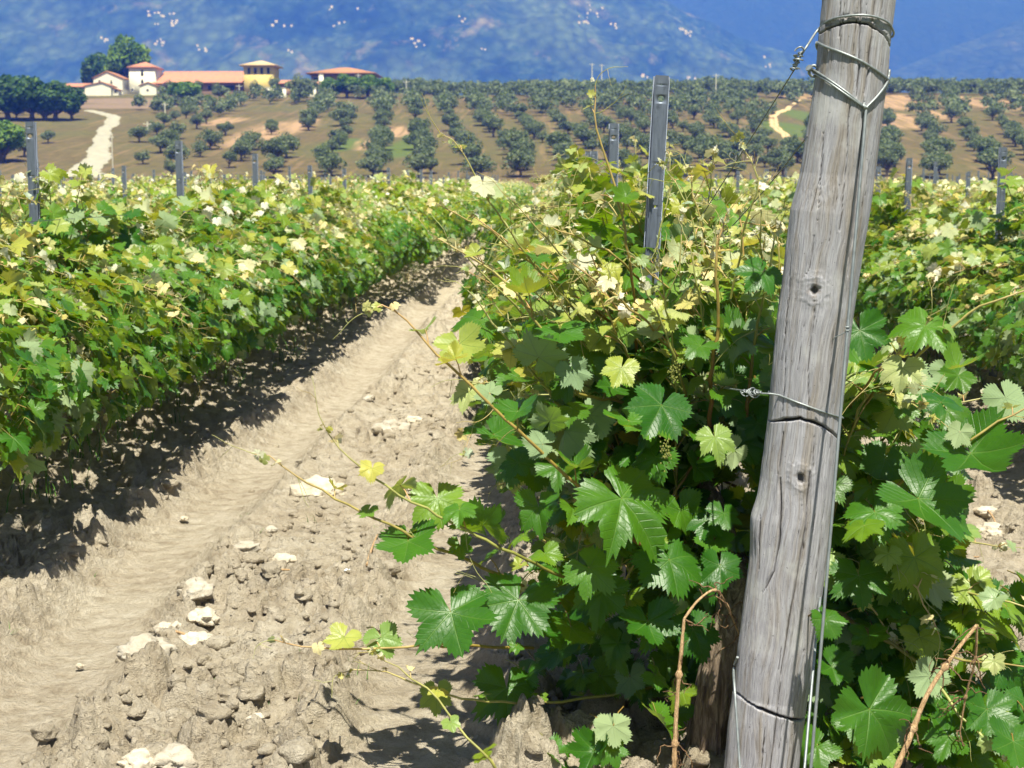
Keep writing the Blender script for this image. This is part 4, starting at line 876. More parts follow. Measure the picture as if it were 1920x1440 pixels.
# ------------------------------------------------------------------ soil clods, litter, weeds
def ico(n=3):
    bpy_m = bpy.data.meshes.new('t'); import bmesh; b = bmesh.new(); bmesh.ops.create_icosphere(b, subdivisions=n, radius=1); V = np.array([v.co[:] for v in b.verts]); F = np.array([[v.index for v in f.verts] for f in b.faces]); b.free(); bpy.data.meshes.remove(bpy_m); return V, F
IV, IF = ico(4); IV2, IF2 = ico(1)
def lump(seed, s):
    V = IV*.6+np.round(IV*1.9)/1.9*.4; d = fb3(V[:, 0]*1.3, V[:, 1]*1.3, V[:, 2]*1.3, seed, 2)*.55+(1-abs(fb3(V[:, 0]*2.6+9, V[:, 1]*2.6, V[:, 2]*2.6, seed+3, 3)))*.3+.10*fb3(V[:, 0]*9, V[:, 1]*9, V[:, 2]*9, seed+5, 3)
    return V*(.72+d)[:, None]*np.array(s)
def gpt(px, py):
    r = ray(px, py); Y = np.linspace(2.2, 40, 4000); z = EYE+r[2]/r[1]*Y; H = ground_h(r[0]/r[1]*Y, Y, False)+.02; k = np.where(z <= H)[0]; k = k[0] if len(k) else -1
    return np.array([r[0]/r[1]*Y[k], Y[k], H[k]])
for i, (px, py, wpx, m, lab) in enumerate([(275, 1222, 100, 1, 'large pale clod nearest the wheel track bend, flat topped'), (366, 1112, 80, 1, 'pale rounded clod on the ridge, highest of its pile'), (318, 1180, 52, 0, 'brown clod wedged behind the large flat pale one'),
        (380, 1160, 66, 0, 'brown crumbling clod under the pale rounded one'), (372, 1205, 74, 0, 'tan clod at the foot of the clod pile'), (330, 1425, 100, 1, 'big whitish clod at the bottom edge of the picture'), (255, 1432, 80, 0, 'tan clod at the bottom edge beside the big whitish one'),
        (385, 1415, 52, 1, 'small whitish clod touching the big one at the bottom edge'), (462, 1030, 50, 1, 'low white clod on the ridge between the tracks'), (507, 995, 28, 1, 'small white stone above the low white clod'), (735, 806, 70, 1, 'flat whitish clod far up between the tracks'),
        (775, 790, 34, 0, 'smooth tan stone beside the flat whitish clod'), (692, 748, 24, 1, 'tiny white stone near the far end of the rough ridge'), (530, 1050, 46, 0, 'tan clod right of the low white clod'), (480, 1350, 40, 0, 'dark brown clod low between the tracks'), (600, 925, 90, 0, 'wide tan clod half hidden behind the long vine canes'),
        (150, 1250, 20, 0, 'small round pebble lying in the wheel track'), (345, 973, 18, 0, 'lone brown pebble in the middle of the left wheel track'), (1860, 1000, 60, 0, 'brown clod right of the large dark leaves'), (1850, 960, 44, 0, 'small clod above the brown one by the right edge')]):
    p = gpt(px, py); s = wpx*p[1]/FPX/2*.95; V = lump(40+i, (s, s*.85, s*.55)); o = link('soil_clod', mesh_np('soil_clod', V, [IF], PALE if m else CLOD), None, (p[0], p[1], p[2]+s*.03), (0, 0, i*1.7)); tag(o, lab, 'clod', 'loose clods of earth')
# crumbs
rg = np.random.default_rng(21); N = 14000; Y = 2.6*(26/2.6)**rg.random(N); X = rg.uniform(-1, 1, N)*(Y*.42+.6); keep = np.ones(N, bool)
for xt, wd, dp in TRACKS: keep &= (abs(X-xt) > wd*1.15) | (rg.random(N) < .06)
X, Y = X[keep], Y[keep]; Z = ground_h(X, Y); s = .004+.022*rg.random(len(X))**4; vv = []; ff = []; n0 = len(IV2)
for q in range(len(X)):
    V = IV2*(.55+.8*rg.random((n0, 1)))*s[q]*np.array([1, .9, .6]); vv.append(V+[X[q], Y[q], Z[q]+s[q]*.1]); ff.append(IF2+q*n0)
kk = len(X)*n0; IV3, IF3 = ico(3); N2 = 620
Y2 = 2.7*(16/2.7)**rg.random(N2); X2 = np.where(rg.random(N2) < .6, rg.normal(-.93, .26, N2), rg.choice([-2.25, 1.75, -2.0, 2.6], N2)+rg.normal(0, .2, N2)); ok = np.ones(N2, bool)
for xt, wd, dp in TRACKS: ok &= abs(X2-xt) > wd*1.1
X2, Y2 = X2[ok], Y2[ok]; Z2 = ground_h(X2, Y2)
for q in range(len(X2)):
    s2 = .014+.034*rg.random()**2.2; sd = rg.uniform(0, 50); V = IV3; d = .45*fb3(V[:, 0]*1.2+sd, V[:, 1]*1.2, V[:, 2]*1.2, 5, 2)+.35*(1-abs(fb3(V[:, 0]*2.5+sd, V[:, 1]*2.5, V[:, 2]*2.5, 6, 3)))
    W = np.round(V*2.2)/2.2*.35+V*.65; W = W*(.62+d)[:, None]*s2*np.array([1, rg.uniform(.7, 1), rg.uniform(.5, .75)]); a = rg.uniform(0, 6.28); W = W@np.array([[math.cos(a), math.sin(a), 0], [-math.sin(a), math.cos(a), 0], [0, 0, 1]])
    vv.append(W+[X2[q], Y2[q], Z2[q]+s2*.08]); ff.append(IF3+kk); kk += len(IV3)
o = link('soil_crumbs', mesh_np('soil_crumbs', np.vstack(vv), [np.vstack(ff)], SOIL, None, False)); tag(o, 'crumbs of dry earth scattered between the wheel tracks', 'soil crumbs', kind='stuff')
# plastic scrap and dry twigs
p = gpt(662, 1078); n = 14; u, v = np.meshgrid(np.linspace(-1, 1, n), np.linspace(-1, 1, n)); zz = .012*fb2(u*2.2, v*2.2, 3, 3)+.006; msk = 1-.3*fb2(u*2, v*2, 8, 2)
V = np.stack([u*.032*msk, v*.02*msk, zz+.008], -1).reshape(-1, 3); i = (np.arange(n-1)[:, None]*n+np.arange(n-1)[None]).ravel(); o = link('plastic_scrap', mesh_np('plastic_scrap', V, [np.stack([i, i+1, i+n+1, i+n], 1)], PLAST), None, p); tag(o, 'crumpled scrap of white plastic lying on the soil', 'litter')
for k, (a, b, lab) in enumerate([((688, 1068), (708, 1008), 'pale dry stick beside the white plastic scrap'), ((482, 1086), (548, 1075), 'thin brown stick on the ridge between the tracks'), ((300, 1190), (372, 1208), 'thin grey twig between the pale clods'), ((1800, 1065), (1835, 1050), 'pale dry stick on the soil right of the leaves'), ((1852, 962), (1872, 1000), 'short dry stick under the hanging leaf at the right'), ((560, 1262), (610, 1278), 'curved pale twig near the lowest green cane')]):
    A, B = gpt(*a), gpt(*b); mb = MB(); mb.tube(smooth_path([A+[0, 0, .012], (A+B)/2+[0, 0, .022], B+[0, 0, .012]], 8), [.005, .0055, .005, .0045, .004, .004, .0035, .003], 6); tag(mb.build('dry_stick', DRYCANE), lab, 'stick', 'dry sticks on the soil')
# weeds
GM = plain('weed_green', (.10, .22, .04), .6, .3); GD = plain('dry_grass', (.45, .35, .16), .8, .3)
def weeds(name, mat, pts, rng, hh, lab):
    V, F = [], []; n = 0
    for (x, y, k, h) in pts:
        z = float(ground_h(np.array([x]), np.array([y]), False)[0])
        for b in range(k):
            a = rng.uniform(0, 6.28); L = h*rng.uniform(.4, 1.1); d = np.array([math.cos(a), math.sin(a)]); o2 = rng.normal(0, h*.25, 2); w_ = .0016+.012*L; sd = np.array([-d[1], d[0]])*w_; bend = rng.uniform(.1, .9)
            c0 = np.array([x+o2[0], y+o2[1]])
            for t in (0, .4, .75, 1): c = c0+d*L*bend*t*t; zz = z-.01+L*t*(1-.35*bend*t); ww = (1-t*.95); V += [[*(c-sd*ww), zz], [*(c+sd*ww), zz]]
            for q in range(3): F.append([n+2*q, n+2*q+1, n+2*q+3, n+2*q+2])
            n += 8
    o = link(name, mesh_np(name, V, [F], mat)); tag(o, lab, 'weeds', kind='stuff')
pts = []
for i in range(900):
    y = 2.7*(24/2.7)**rg.random(); x = rg.uniform(-1, 1)*(y*.42+.4)
    if all(abs(x-t[0]) > t[1]*.9 for t in TRACKS) and fb2(np.array([x*1.2]), np.array([y*1.2]), 99, 2)[0] > -.05: pts.append((x, y, rg.integers(2, 8), rg.uniform(.02, .07)))
weeds('weeds', GM, pts, rg, .05, 'tiny green weeds sprouting between clods along the tracks')
pts = [(x_+rg.normal(0, .13), y, rg.integers(7, 18), rg.uniform(.10, .26)) for x_ in (ROWX[0]+.25, ROWX[0]+.05, ROWX[2]) for y in np.arange(5.5, 34, .22)]
weeds('dry_grass', GD, pts[::3], rg, .2, 'dry straw coloured grass under the vine rows'); weeds('weeds', GM, pts[1::3]+pts[2::3], rg, .2, 'taller green grass tufts growing under the vine rows')

# ------------------------------------------------------------------ olive trees
def olive_leaf_mat(name, a, b, c):
    m = NT(name); age, rnd = m.tint(); back = m.N.new('ShaderNodeNewGeometry').outputs['Backfacing']
    col = m.ramp(rnd, [(0, a), (.5, b), (1, c)]); col = m.mix(m.math('MULTIPLY', back, .5), col, m.mix(1., col, (1.6, 1.55, 1.8), 'MULTIPLY'))
    bs = m.bsdf(col, .6, 0, .3); t = m.n('BsdfTranslucent', None, Color=m.mix(1., col, (1.3, 1.7, .5), 'MULTIPLY'))
    return m.done(m.n('MixShader', None, i0=.2, i1=bs, i2=t))
OLIVE = olive_leaf_mat('olive_leaf', (.06, .09, .045), (.12, .16, .085), (.24, .28, .175))
DARKT = olive_leaf_mat('dark_tree_leaf', (.02, .06, .015), (.04, .10, .02), (.08, .15, .035))
BRIGHT = olive_leaf_mat('green_tree_leaf', (.04, .10, .015), (.09, .18, .02), (.19, .28, .04))
def crown_quads(lobes, nper, size, rng, flat=.5):
    V, F, T = [], [], []; n = 0
    for (c, r) in lobes:
        k = nper; d = rng.normal(0, 1, (k, 3)); d /= np.linalg.norm(d, axis=1)[:, None]; rad = rng.uniform(.55, 1.08, (k, 1))**.7
        p = np.array(c)+d*np.array(r)*rad; nn = d*.7+rng.normal(0, .55, (k, 3))+[0, 0, .25]; nn /= np.linalg.norm(nn, axis=1)[:, None]
        a = rng.normal(0, 1, (k, 3)); a -= nn*(a*nn).sum(1)[:, None]; a /= np.linalg.norm(a, axis=1)[:, None]; b = np.cross(nn, a); s = size*rng.uniform(.5, 1.3, (k, 1))
        V.append(np.stack([p-a*s, p-b*s*flat, p+a*s, p+b*s*flat], 1).reshape(-1, 3)); F.append(np.arange(4*k).reshape(-1, 4)+n); n += 4*k
        T.append(np.repeat(np.stack([np.zeros(k), np.clip(rng.normal(rng.uniform(.3, .65), .22, k), 0, 1)], 1), 4, 0))
    return np.concatenate(V), np.concatenate(F), np.concatenate(T)
def tree_proto(name, seed, h, wd, mat, nl=13, nper=130, size=.26, th=.32, flat=.5, name2='crown'):
    rng = np.random.default_rng(seed); lobes = []; tips = []
    for i in range(nl):
        a = i*2.4+rng.uniform(-.5, .5); rr_ = wd*.5*rng.uniform(.15, .72)*(1 if i else .2); z = h*(th+.12+rng.uniform(.05, .48)*(1-.35*rr_/wd*2)); r = wd*rng.uniform(.15, .25)
        c = (math.cos(a)*rr_, math.sin(a)*rr_, z); lobes.append((c, (r*rng.uniform(.7, 1.15), r*rng.uniform(.7, 1.15), r*rng.uniform(.6, 1.1)))); tips.append(c)
    V, F, T = crown_quads(lobes, nper, size, rng, flat); root = link(name, None)
    link('crown', mesh_np('crown', V, [F], mat, {'tint': T}, False), root)
    mb = MB(); mb.tube(smooth_path([(0, 0, -.6), (rng.normal(0, .08), rng.normal(0, .08), h*th*.5), (rng.normal(0, .15), 0, h*th)], 8), np.linspace(.06*h, .04*h, 8), 9)
    for c in tips[::2]: mb.tube(smooth_path([(0, 0, h*th*.8), (c[0]*.5, c[1]*.5, h*(th+.05)), c], 7), np.linspace(.03*h, .008*h, 7), 5)
    mb.build('trunk', OLIVE_BARK, root); return root
ol = [tree_proto('olive_tree', 800+i, 3.7+.35*(i % 4), 4.3+.5*(i % 3), OLIVE, 11+i % 4, 120, .24) for i in range(9)]
ro = np.random.default_rng(31); cand = []
def clear(px, py):
    for (x0, y0, x1, y1) in ((115, 200, 245, 345), (425, 215, 500, 280), (530, 205, 575, 275), (1440, 200, 1500, 275), (150, 172, 300, 205), (150, 178, 230, 240), (655, 190, 700, 220), (1650, 185, 1720, 215), (1560, 180, 1690, 230)):
        if x0 < px < x1 and y0 < py < y1: return False
    return True
def scr(X, Y, Z): d = np.array([X, Y, Z-EYE]); f = d@fw; return 960+FPX*(d@rt)/f, 720-FPX*(d@up)/f
for rowi, k in enumerate(range(-24, 44)):       # main grove, rows running up and to the left
    for j, z in enumerate(np.arange(186, 352, 6.0)):
        X = -18+6.3*k-.10*(z-335)+ro.normal(0, .5); Y = z+ro.normal(0, .8)
        if X > 43+.1*(Y-300): continue
        Z = float(hill_h(X, Y)); px, py = scr(X, Y, Z)
        if not (-60 < px < 1980) or not clear(px, py): continue
        pk = .88 if py > 290 else (.78 if 700 < px else .62)
        if px < 430: pk = .22 if px < 250 else .5
        if py > 280 and px > 430: pk = .97
        if px > 1100 and py > 230: pk = .85
        if ro.random() < pk: cand.append((Y, X, Z, k, j, 0, px, py))
for k in range(0, 25):                          # right-hand grove, rows running up and to the right
    for j, z in enumerate(np.arange(188, 350, 6.0)):
        X = 40+6.6*k+.22*(z-300)-20+ro.normal(0, .5); Y = z+ro.normal(0, .8)
        if X <= 47+.1*(Y-300): continue
        Z = float(hill_h(X, Y)); px, py = scr(X, Y, Z)
        if px > 1980 or not clear(px, py): continue
        if ro.random() < (.95 if py > 262 else .68): cand.append((Y, X, Z, k, j, 1, px, py))
ro.shuffle(cand); cand = sorted(cand[:], key=lambda c: c[0]); far = cand[285:]; near = cand[:285]
cand = [tuple(float(v) for v in c) for c in near]; byrow = {}
for c in cand: byrow.setdefault((c[5], c[3]), []).append(c)
first = set()
for (gr_, rk), cs in sorted(byrow.items()):
    rown = sorted(q for q in byrow if q[0] == gr_).index((gr_, rk))+1
    for j, c in enumerate(sorted(cs)):
        i = int(ro.integers(0, len(ol))); o = ol[i] if i not in first else copy_tree(ol[i]); first.add(i)
        s = ro.uniform(.52, .88)*(1.05 if c[7] > 285 else .92); o.location = (c[1], c[0], c[2]-.1); o.rotation_euler = (0, 0, ro.uniform(0, 6.28)); o.scale = (s*ro.uniform(.9, 1.15), s, s*ro.uniform(.85, 1.05))
        tag(o, f"grey-green olive tree, {ordn(j+1)} uphill in the {ordn(rown)} row of the {'main' if gr_ == 0 else 'right-hand'} grove", 'olive tree', 'olive trees on the hillside')
def woods(name, pts, mat, rng, lab, wd=3.9, h=3.4, nl=6, nper=45, size=.36):
    V, F, T = [], [], []; n = 0
    for (x, y, z) in pts:
        lobes = [((x+rng.normal(0, wd*.25), y+rng.normal(0, wd*.25), z+h*rng.uniform(.35, .8)), (wd*.24, wd*.24, wd*.2)) for _ in range(nl)]
        v, f, t = crown_quads(lobes, nper, size, rng); V.append(v); F.append(f+n); T.append(t); n += len(v)
    o = link(name, mesh_np(name, np.concatenate(V), [np.concatenate(F)], mat, {'tint': np.concatenate(T)}, False)); tag(o, lab, 'woods', kind='stuff')
pts = [(c[1], c[0], c[2]) for c in far]
for i in range(430):
    px = ro.uniform(700, 1960) if i > 40 else ro.uniform(560, 700); Y = ro.uniform(352, 400); X = (px-VPX)/FPX*Y; pts.append((X, Y, float(hill_h(X, Y))+ro.uniform(-.3, .5)))
woods('olive_wood', pts, OLIVE, ro, 'dense band of olive trees along the crest of the hill')
# single larger trees
bt = [tree_proto('broadleaf_tree', 900+i, 8, 8, DARKT, 20, 240, .42, .2, .6) for i in range(2)]; br = [tree_proto('broadleaf_tree', 920+i, 8, 7, BRIGHT, 20, 240, .38, .2, .6) for i in range(2)]
usedt = set()
def big(pr, px, pyb, wpx, hpx, Y, lab, grp=None):
    Y = float(hill_pt(px, pyb)[1]) if Y < 353 else Y
    q = P(px, pyb, Y); o = pr if id(pr) not in usedt else copy_tree(pr); usedt.add(id(pr)); wdt = wpx*Y/FPX; hh = hpx*Y/FPX; o.location = (q[0], Y, q[2]); o.scale = (wdt/6.6, wdt/6.6, hh/6.9); o.rotation_euler = (0, 0, px*1.3); tag(o, lab, 'tree', grp)
big(br[0], 240, 178, 78, 102, 382, 'tallest green tree behind the white tower house', 'trees round the farm')
big(bt[0], 190, 178, 66, 72, 384, 'dark tree behind the white gabled house', 'trees round the farm'); big(bt[1], 228, 178, 44, 70, 385, 'dark tree filling the gap between the two white houses', 'trees round the farm')
for i, (px, w_, h_, lab) in enumerate([(15, 90, 78, 'first dark tree from the left edge in the dense clump'), (60, 80, 76, 'second dark tree from the left edge in the dense clump'), (105, 80, 68, 'third dark tree from the left edge in the dense clump'), (135, 50, 56, 'lowest dark tree at the right end of the dense clump'), (-20, 80, 80, 'dark tree cut by the left edge in the dense clump'), (85, 70, 60, 'dark tree in front of the dense clump')]):
    big(bt[i % 2], px, 226, w_, h_, 300+i*3, lab, 'trees in the dense clump')
big(br[1], 2, 305, 80, 78, 205, 'green tree at the left edge below the dense clump'); 
for px, pyb, w_, h_, lab in [(345, 196, 60, 42, 'round bright green tree in front of the long barn roof'), (330, 190, 30, 26, 'small green bush left of the round bright tree'), (390, 193, 16, 14, 'tiny yellow-green bush below the barn'), (650, 184, 48, 42, 'green tree in front of the brown hipped house'), (690, 184, 50, 40, 'green tree at the right corner of the brown hipped house'), (620, 184, 34, 36, 'green tree left of the brown hipped house front'), (720, 182, 40, 34, 'green tree beyond the right corner of the brown hipped house'), (412, 190, 36, 34, 'dark olive in front of the barn end'), (480, 185, 26, 34, 'small olive in front of the yellow tower'), (515, 178, 34, 32, 'olive right of the yellow tower'), (560, 192, 50, 52, 'tall olive before the terracotta sheds'), (320, 168, 20, 18, 'olive by the left end of the barn'), (372, 168, 20, 18, 'olive by the middle of the barn wall')]:
    big((br if 'green' in lab else ol)[(px) % 2], px, pyb, w_*(1. if 'green' in lab else 1.45), h_*(1. if 'green' in lab else 1.75), 352 if pyb > 180 else 364, lab, 'trees round the farm')

# ------------------------------------------------------------------ farm buildings
def building(name, x0, x1, yb, ye, ya, Y, depth, roof, wall, tile, label, wins=(), ridge='x', over=.5, apx=None, cat='house', grp='farm buildings on the hill'):
    a, b = P(x0, yb, Y), P(x1, yb, Y); cz = P((x0+x1)/2, ye, Y)[2]-a[2]; az = P((x0+x1)/2, ya, Y)[2]-a[2]; W = b[0]-a[0]
    root = link(name, None, None, (a[0], Y, a[2])); tag(root, label, cat, grp)
    mb = MB()
    if roof == 'gable' and ridge == 'y':       # gable end faces us
        xa = W/2 if apx is None else (apx-x0)/(x1-x0)*W; ov = .25; t = .22
        V = [[0, 0, -2], [W, 0, -2], [W, 0, cz], [xa, 0, az-.05], [0, 0, cz]]; V2 = [[v[0], depth, v[2]] for v in V]
        mb.add(V+V2, [[0, 1, 2, 4], [5, 9, 7, 6]]); mb.add(V+V2, [[2, 3, 4], [7, 9, 8]]); mb.add(V+V2, [[0, 4, 9, 5], [1, 6, 7, 2]]); mb.build('wall', wall, root, False)
        r = MB(); 
        for sx, X0_, z0 in ((-1, 0, cz), (1, W, cz)):
            sl = (az-cz)/abs(X0_-xa); e = (X0_+sx*ov, z0-sl*ov); V = []
            for y in (-ov, depth+ov): V += [[e[0], y, e[1]+.02], [xa, y, az+.02], [xa, y, az+t], [e[0], y, e[1]+t]]
            r.add(V, [[0, 1, 2, 3], [4, 7, 6, 5], [3, 2, 6, 7], [0, 4, 5, 1], [0, 3, 7, 4]])
        r.build('roof', tile, root, False)
    elif roof == 'gable':
        mb.box((0, 0, -2), (W, depth, cz)); mb.build('wall', wall, root, False); r = MB(); V = [[-over, -over, cz+.02], [W+over, -over, cz+.02], [W+over, depth/2, az], [-over, depth/2, az], [W+over, depth+over, cz+.02], [-over, depth+over, cz+.02]]
        V += [[v[0], v[1], v[2]+.25] for v in V]; r.add(V, [[6, 7, 8, 9], [9, 8, 10, 11], [0, 3, 2, 1], [3, 5, 4, 2], [0, 1, 7, 6], [5, 11, 10, 4]]); r.add(V, [[0, 6, 9, 3], [3, 9, 11, 5], [1, 2, 8, 7], [2, 4, 10, 8]]); r.build('roof', tile, root, False)
        gm = MB(); gm.add([[0, 0, cz], [0, depth, cz], [0, depth/2, az-.05], [W, 0, cz], [W, depth, cz], [W, depth/2, az-.05]], [[0, 2, 1], [3, 4, 5]]); gm.build('gable', wall, root, False)
    else:                                       # hipped
        mb.box((0, 0, -2), (W, depth, cz)); mb.build('wall', wall, root, False); r = MB(); o = over; rx = max(0., (W-depth)/2)
        V = [[-o, -o, cz], [W+o, -o, cz], [W+o, depth+o, cz], [-o, depth+o, cz], [-o, -o, cz+.2], [W+o, -o, cz+.2], [W+o, depth+o, cz+.2], [-o, depth+o, cz+.2], [W/2-rx-.15, depth/2, az], [W/2+rx+.15, depth/2, az]]
        r.add(V, [[0, 3, 2, 1], [0, 1, 5, 4], [1, 2, 6, 5], [2, 3, 7, 6], [3, 0, 4, 7], [4, 5, 9, 8], [6, 7, 8, 9]]); r.add(V, [[5, 6, 9], [7, 4, 8]]); r.build('roof', tile, root, False)
    for w_ in wins:
        wx0, wy0, wx1, wy1 = w_[:4]; A, B = P(wx0, wy1, Y), P(wx1, wy0, Y); lx0, lx1, z0, z1 = A[0]-a[0], B[0]-a[0], A[2]-a[2], B[2]-a[2]
        f = MB(); t = .10
        for bb in (((lx0-t, -.06, z0-t), (lx1+t, .02, z0)), ((lx0-t, -.06, z1), (lx1+t, .02, z1+t)), ((lx0-t, -.055, z0), (lx0, .02, z1)), ((lx1, -.055, z0), (lx1+t, .02, z1))): f.box(*bb)
        nm = w_[4] if len(w_) > 4 else 'window'; wo = f.build(nm, wall if nm != 'window' else CONC, root, False); g_ = MB(); g_.box((lx0, -.03, z0), (lx1, .015, z1)); g_.build('pane', DARKW if nm == 'window' else DARKW, wo, False)
    return root
building('farmhouse', 176, 230, 177, 147, 134.5, 368, 9, 'gable', WHITE, TILE_B, 'white gabled farmhouse with two small dark windows', [(185, 150.5, 188.5, 154.5), (207.5, 150.5, 210, 157)], 'y', apx=202)
building('outbuilding', 159.5, 208, 178, 161.5, 154.8, 362, 5, 'gable', WHITE, TILE_B, 'low white shed in front of the gabled farmhouse', (), 'y', apx=192)
building('outbuilding', 206, 222, 177, 169, 166, 363.5, 3, 'gable', WHITE, TILE_B, 'tiny white lean-to between shed and farmhouse', [(214, 168.5, 220, 174, 'door')], 'y')
building('tower_house', 243, 291.5, 176, 127, 114, 370, 7, 'hip', WHITE, TERRA, 'tall white tower house with a terracotta pyramid roof', [(264.5, 131, 268.5, 142), (265, 149, 268.5, 156), (246, 165, 250, 171, 'door')], over=.45)
building('outbuilding', 262, 293, 172, 161, 155, 364, 4, 'gable', WHITE, TILE_B, 'small white gabled annex at the foot of the tower house', [(275, 167, 279, 171, 'door')], 'y', apx=278)
building('outbuilding', 288, 303, 170, 158, 154, 367, 5, 'gable', WHITE, TERRA, 'pink roofed annex linking tower house and barn', ())
building('barn', 299, 450, 171, 156.5, 130, 371, 18, 'gable', BRICK, TERRA, 'very long barn with a wide pink terracotta roof', [(330, 160, 350, 169, 'doorway'), (358, 160, 380, 169, 'doorway'), (390, 160, 410, 169, 'doorway'), (418, 160, 440, 169, 'doorway')], over=.9, cat='barn')
building('tower_house', 458, 513.5, 172, 123.5, 111, 366, 7.5, 'hip', YELLOW, TILE_Y, 'yellow tower house with four blue shuttered windows in a row', [(464.5, 127, 469, 138.5), (476.5, 127, 481, 138.5), (488.5, 127, 493, 138.5), (501, 127, 505.5, 138.5)], over=.95)
building('villa', 584, 697, 172, 138.5, 122.5, 376, 13, 'hip', BRICK, TILE_B, 'broad brown villa under a low hipped roof', [(588, 145, 596, 155), (610, 145, 620, 155), (640, 145, 650, 155), (664, 145, 674, 155)], over=1.2)
building('villa_porch', 598, 606, 160, 141, 140, 373, 1, 'hip', WHITE, WHITE, 'white porch pillar in front of the brown villa', (), over=.05, cat='pillar')
building('shed', 527, 546, 168, 158, 150.5, 362, 5, 'gable', BRICK, TERRA, 'small terracotta roofed shed behind the white walls', ())
building('shed', 577, 608, 170, 160, 153, 362, 5, 'gable', BRICK, TERRA, 'low terracotta roofed shed before the brown villa', ())
building('barn', 120, 160, 172, 164, 156, 372, 8, 'gable', GREYW, TERRA, 'low pink roofed barn half behind the dark trees', (), cat='barn')
for x0, x1, y0, y1, Y, lab in ((498, 519.5, 165, 179, 352, 'white garden wall below the yellow tower'), (529, 536, 166, 180, 352, 'short white wall before the terracotta shed'), (574, 592, 166, 179, 352, 'white wall stub below the brown villa'), (519, 530, 174, 182, 351, 'low white wall joining the two garden walls')):
    A, B = P(x0, y1, Y), P(x1, y0, Y); mb = MB(); mb.box((A[0], Y, A[2]-1.5), (B[0], Y+.4, B[2])); mb.box((A[0]-.08, Y-.08, B[2]), (B[0]+.08, Y+.48, B[2]+.12)); tag(mb.build('garden_wall', WHITE, None, False), lab, 'wall', 'garden walls at the farm')
for px, yt, yb, Y, lab in ((449, 158, 194, 330, 'pale concrete pole before the yellow tower'), (1342, 138, 180, 345, 'pale pole standing alone on the grove crest'), (762, 150, 178, 345, 'pale pole on the crest right of the villa'), (672, 138, 156, 350, 'thin pole in front of the villa roof'), (310, 192, 226, 290, 'grey pole among olives below the barn'), (277, 228, 254, 250, 'short grey pole beside the white road'), (1128, 120, 152, 420, 'distant pole beyond the crest trees, nearer the metal post'), (1110, 118, 152, 430, 'thin distant pole beyond the crest trees'), (212, 250, 330, 165, 'slender grey pole right of the white road')):
    A, B = P(px, yb, Y), P(px, yt, Y); hgt = B[2]-A[2]; root = link('utility_pole', None, None, A); tag(root, lab, 'pole', 'utility poles'); mb = MB(); mb.tube([(0, 0, -1), (0, 0, hgt)], [.16, .10] if Y > 200 else [.06, .05], 8); mb.build('shaft', CONC, root)
    mb = MB(); mb.box((-.7, -.05, hgt-.5), (.7, .05, hgt-.38)); 
    for q in (-.6, 0, .6): mb.tube([(q, 0, hgt-.38), (q, 0, hgt-.2)], .05, 6)
    mb.build('crossarm', CONC, root, False, scale=(1, 1, 1) if Y > 200 else (.3, .3, 1))
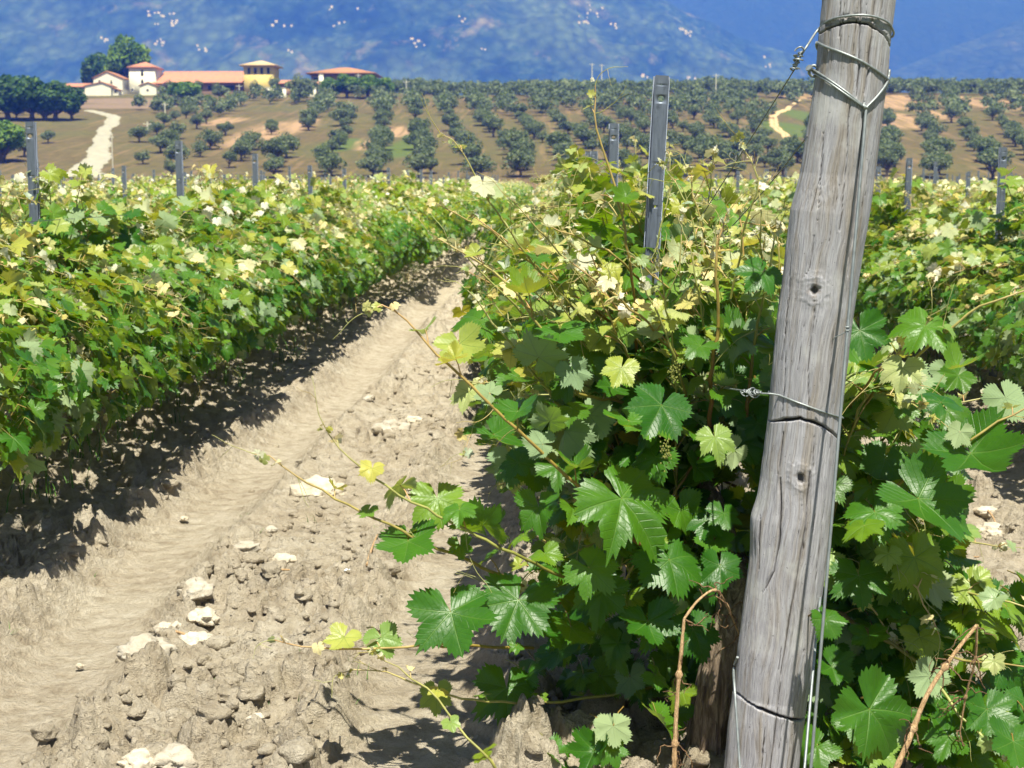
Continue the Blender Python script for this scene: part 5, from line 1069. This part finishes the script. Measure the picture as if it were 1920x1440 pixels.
# ------------------------------------------------------------------ houses on the mountain
def mpt(px, py):
    best = None
    for Xg, Yg, H in (M1, M3, M2):
        r = ray(px, py); yy = Yg[:, 0]; z = EYE+r[2]/r[1]*yy; X = r[0]/r[1]*yy; nx = Xg.shape[1]; h = np.array([np.interp(x, Xg[i], H[i]) for i, x in enumerate(X)])
        k = np.where(h >= z)[0]
        if len(k): c = np.array([X[k[0]], yy[k[0]], h[k[0]]]); best = c if best is None or c[1] < best[1] else best
    return best
rm = np.random.default_rng(41); hm = []
WFAR = plain('far_house_wall', (.48, .44, .41), .9, .06); TFAR = plain('faded_roof_tiles', (.52, .36, .29), .9, .2)
def far_house(seed):
    r = np.random.default_rng(seed); W, D, Hh = r.uniform(9, 15), r.uniform(8, 11), r.uniform(4, 7); root = link('mountain_house', None); m = MB(); m.box((-W/2, -D/2, -8), (W/2, D/2, Hh)); m.build('wall', WFAR, root, False)
    q = MB(); o = .6; V = [[-W/2-o, -D/2-o, Hh], [W/2+o, -D/2-o, Hh], [W/2+o, D/2+o, Hh], [-W/2-o, D/2+o, Hh], [-W/2-o, 0, Hh+3], [W/2+o, 0, Hh+3]]; q.add(V, [[0, 1, 5, 4], [2, 3, 4, 5], [0, 3, 2, 1]]); q.add(V, [[0, 4, 3], [1, 2, 5]]); q.build('roof', TFAR, root, False); return root
fh = [far_house(i) for i in range(4)]; usedh = set(); spots = []
for (cx, cy, n, sx, sy, nm) in [(300, 30, 11, 28, 14, 'upper left village'), (328, 46, 7, 16, 5, 'ridge village above the tall tree'), (305, 86, 6, 14, 7, 'hamlet above the barn'), (375, 95, 4, 16, 4, 'farms above the barn'), (200, 78, 4, 12, 5, 'hamlet left of the tall tree'), (520, 52, 5, 40, 3, 'line of houses above the yellow tower'), (640, 50, 3, 10, 4, 'houses above the villa'), (540, 98, 2, 8, 3, 'pair above the tower roof'), (860, 36, 3, 18, 4, 'upper middle houses'), (780, 80, 6, 22, 8, 'middle slope hamlet'), (905, 97, 2, 8, 3, 'pair below the middle slope'), (1110, 25, 7, 26, 12, 'upper right hamlet'), (1090, 44, 6, 16, 5, 'hamlet left of the metal post top'), (1155, 48, 4, 10, 5, 'hamlet above the metal post'), (1284, 60, 12, 14, 6, 'dense hill village right of the metal post'), (1432, 112, 3, 5, 3, 'white farm near the wooden post'), (1442, 126, 3, 10, 3, 'white sheds near the wooden post'), (1300, 150, 4, 18, 2, 'houses at the mountain foot'), (1215, 145, 3, 16, 3, 'foot houses left of the pole'), (630, 20, 3, 60, 8, 'highest scattered houses'), (180, 140, 0, 0, 0, '')]:
    for i in range(n):
        c = mpt(cx+rm.normal(0, sx*.6), cy+rm.normal(0, sy*.6))
        if c is None or c[1] > 4000: continue
        k = int(rm.integers(0, 4)); o = fh[k] if k not in usedh else copy_tree(fh[k]); usedh.add(k); o.location = tuple(c+[0, 0, .5]); o.rotation_euler = (0, 0, rm.normal(0, .5)); s = rm.uniform(.2, .42); o.scale = (s, s, s)
        tag(o, f"pale distant house, {ordn(i+1)} of the {nm}", 'house', 'houses on the mountain')
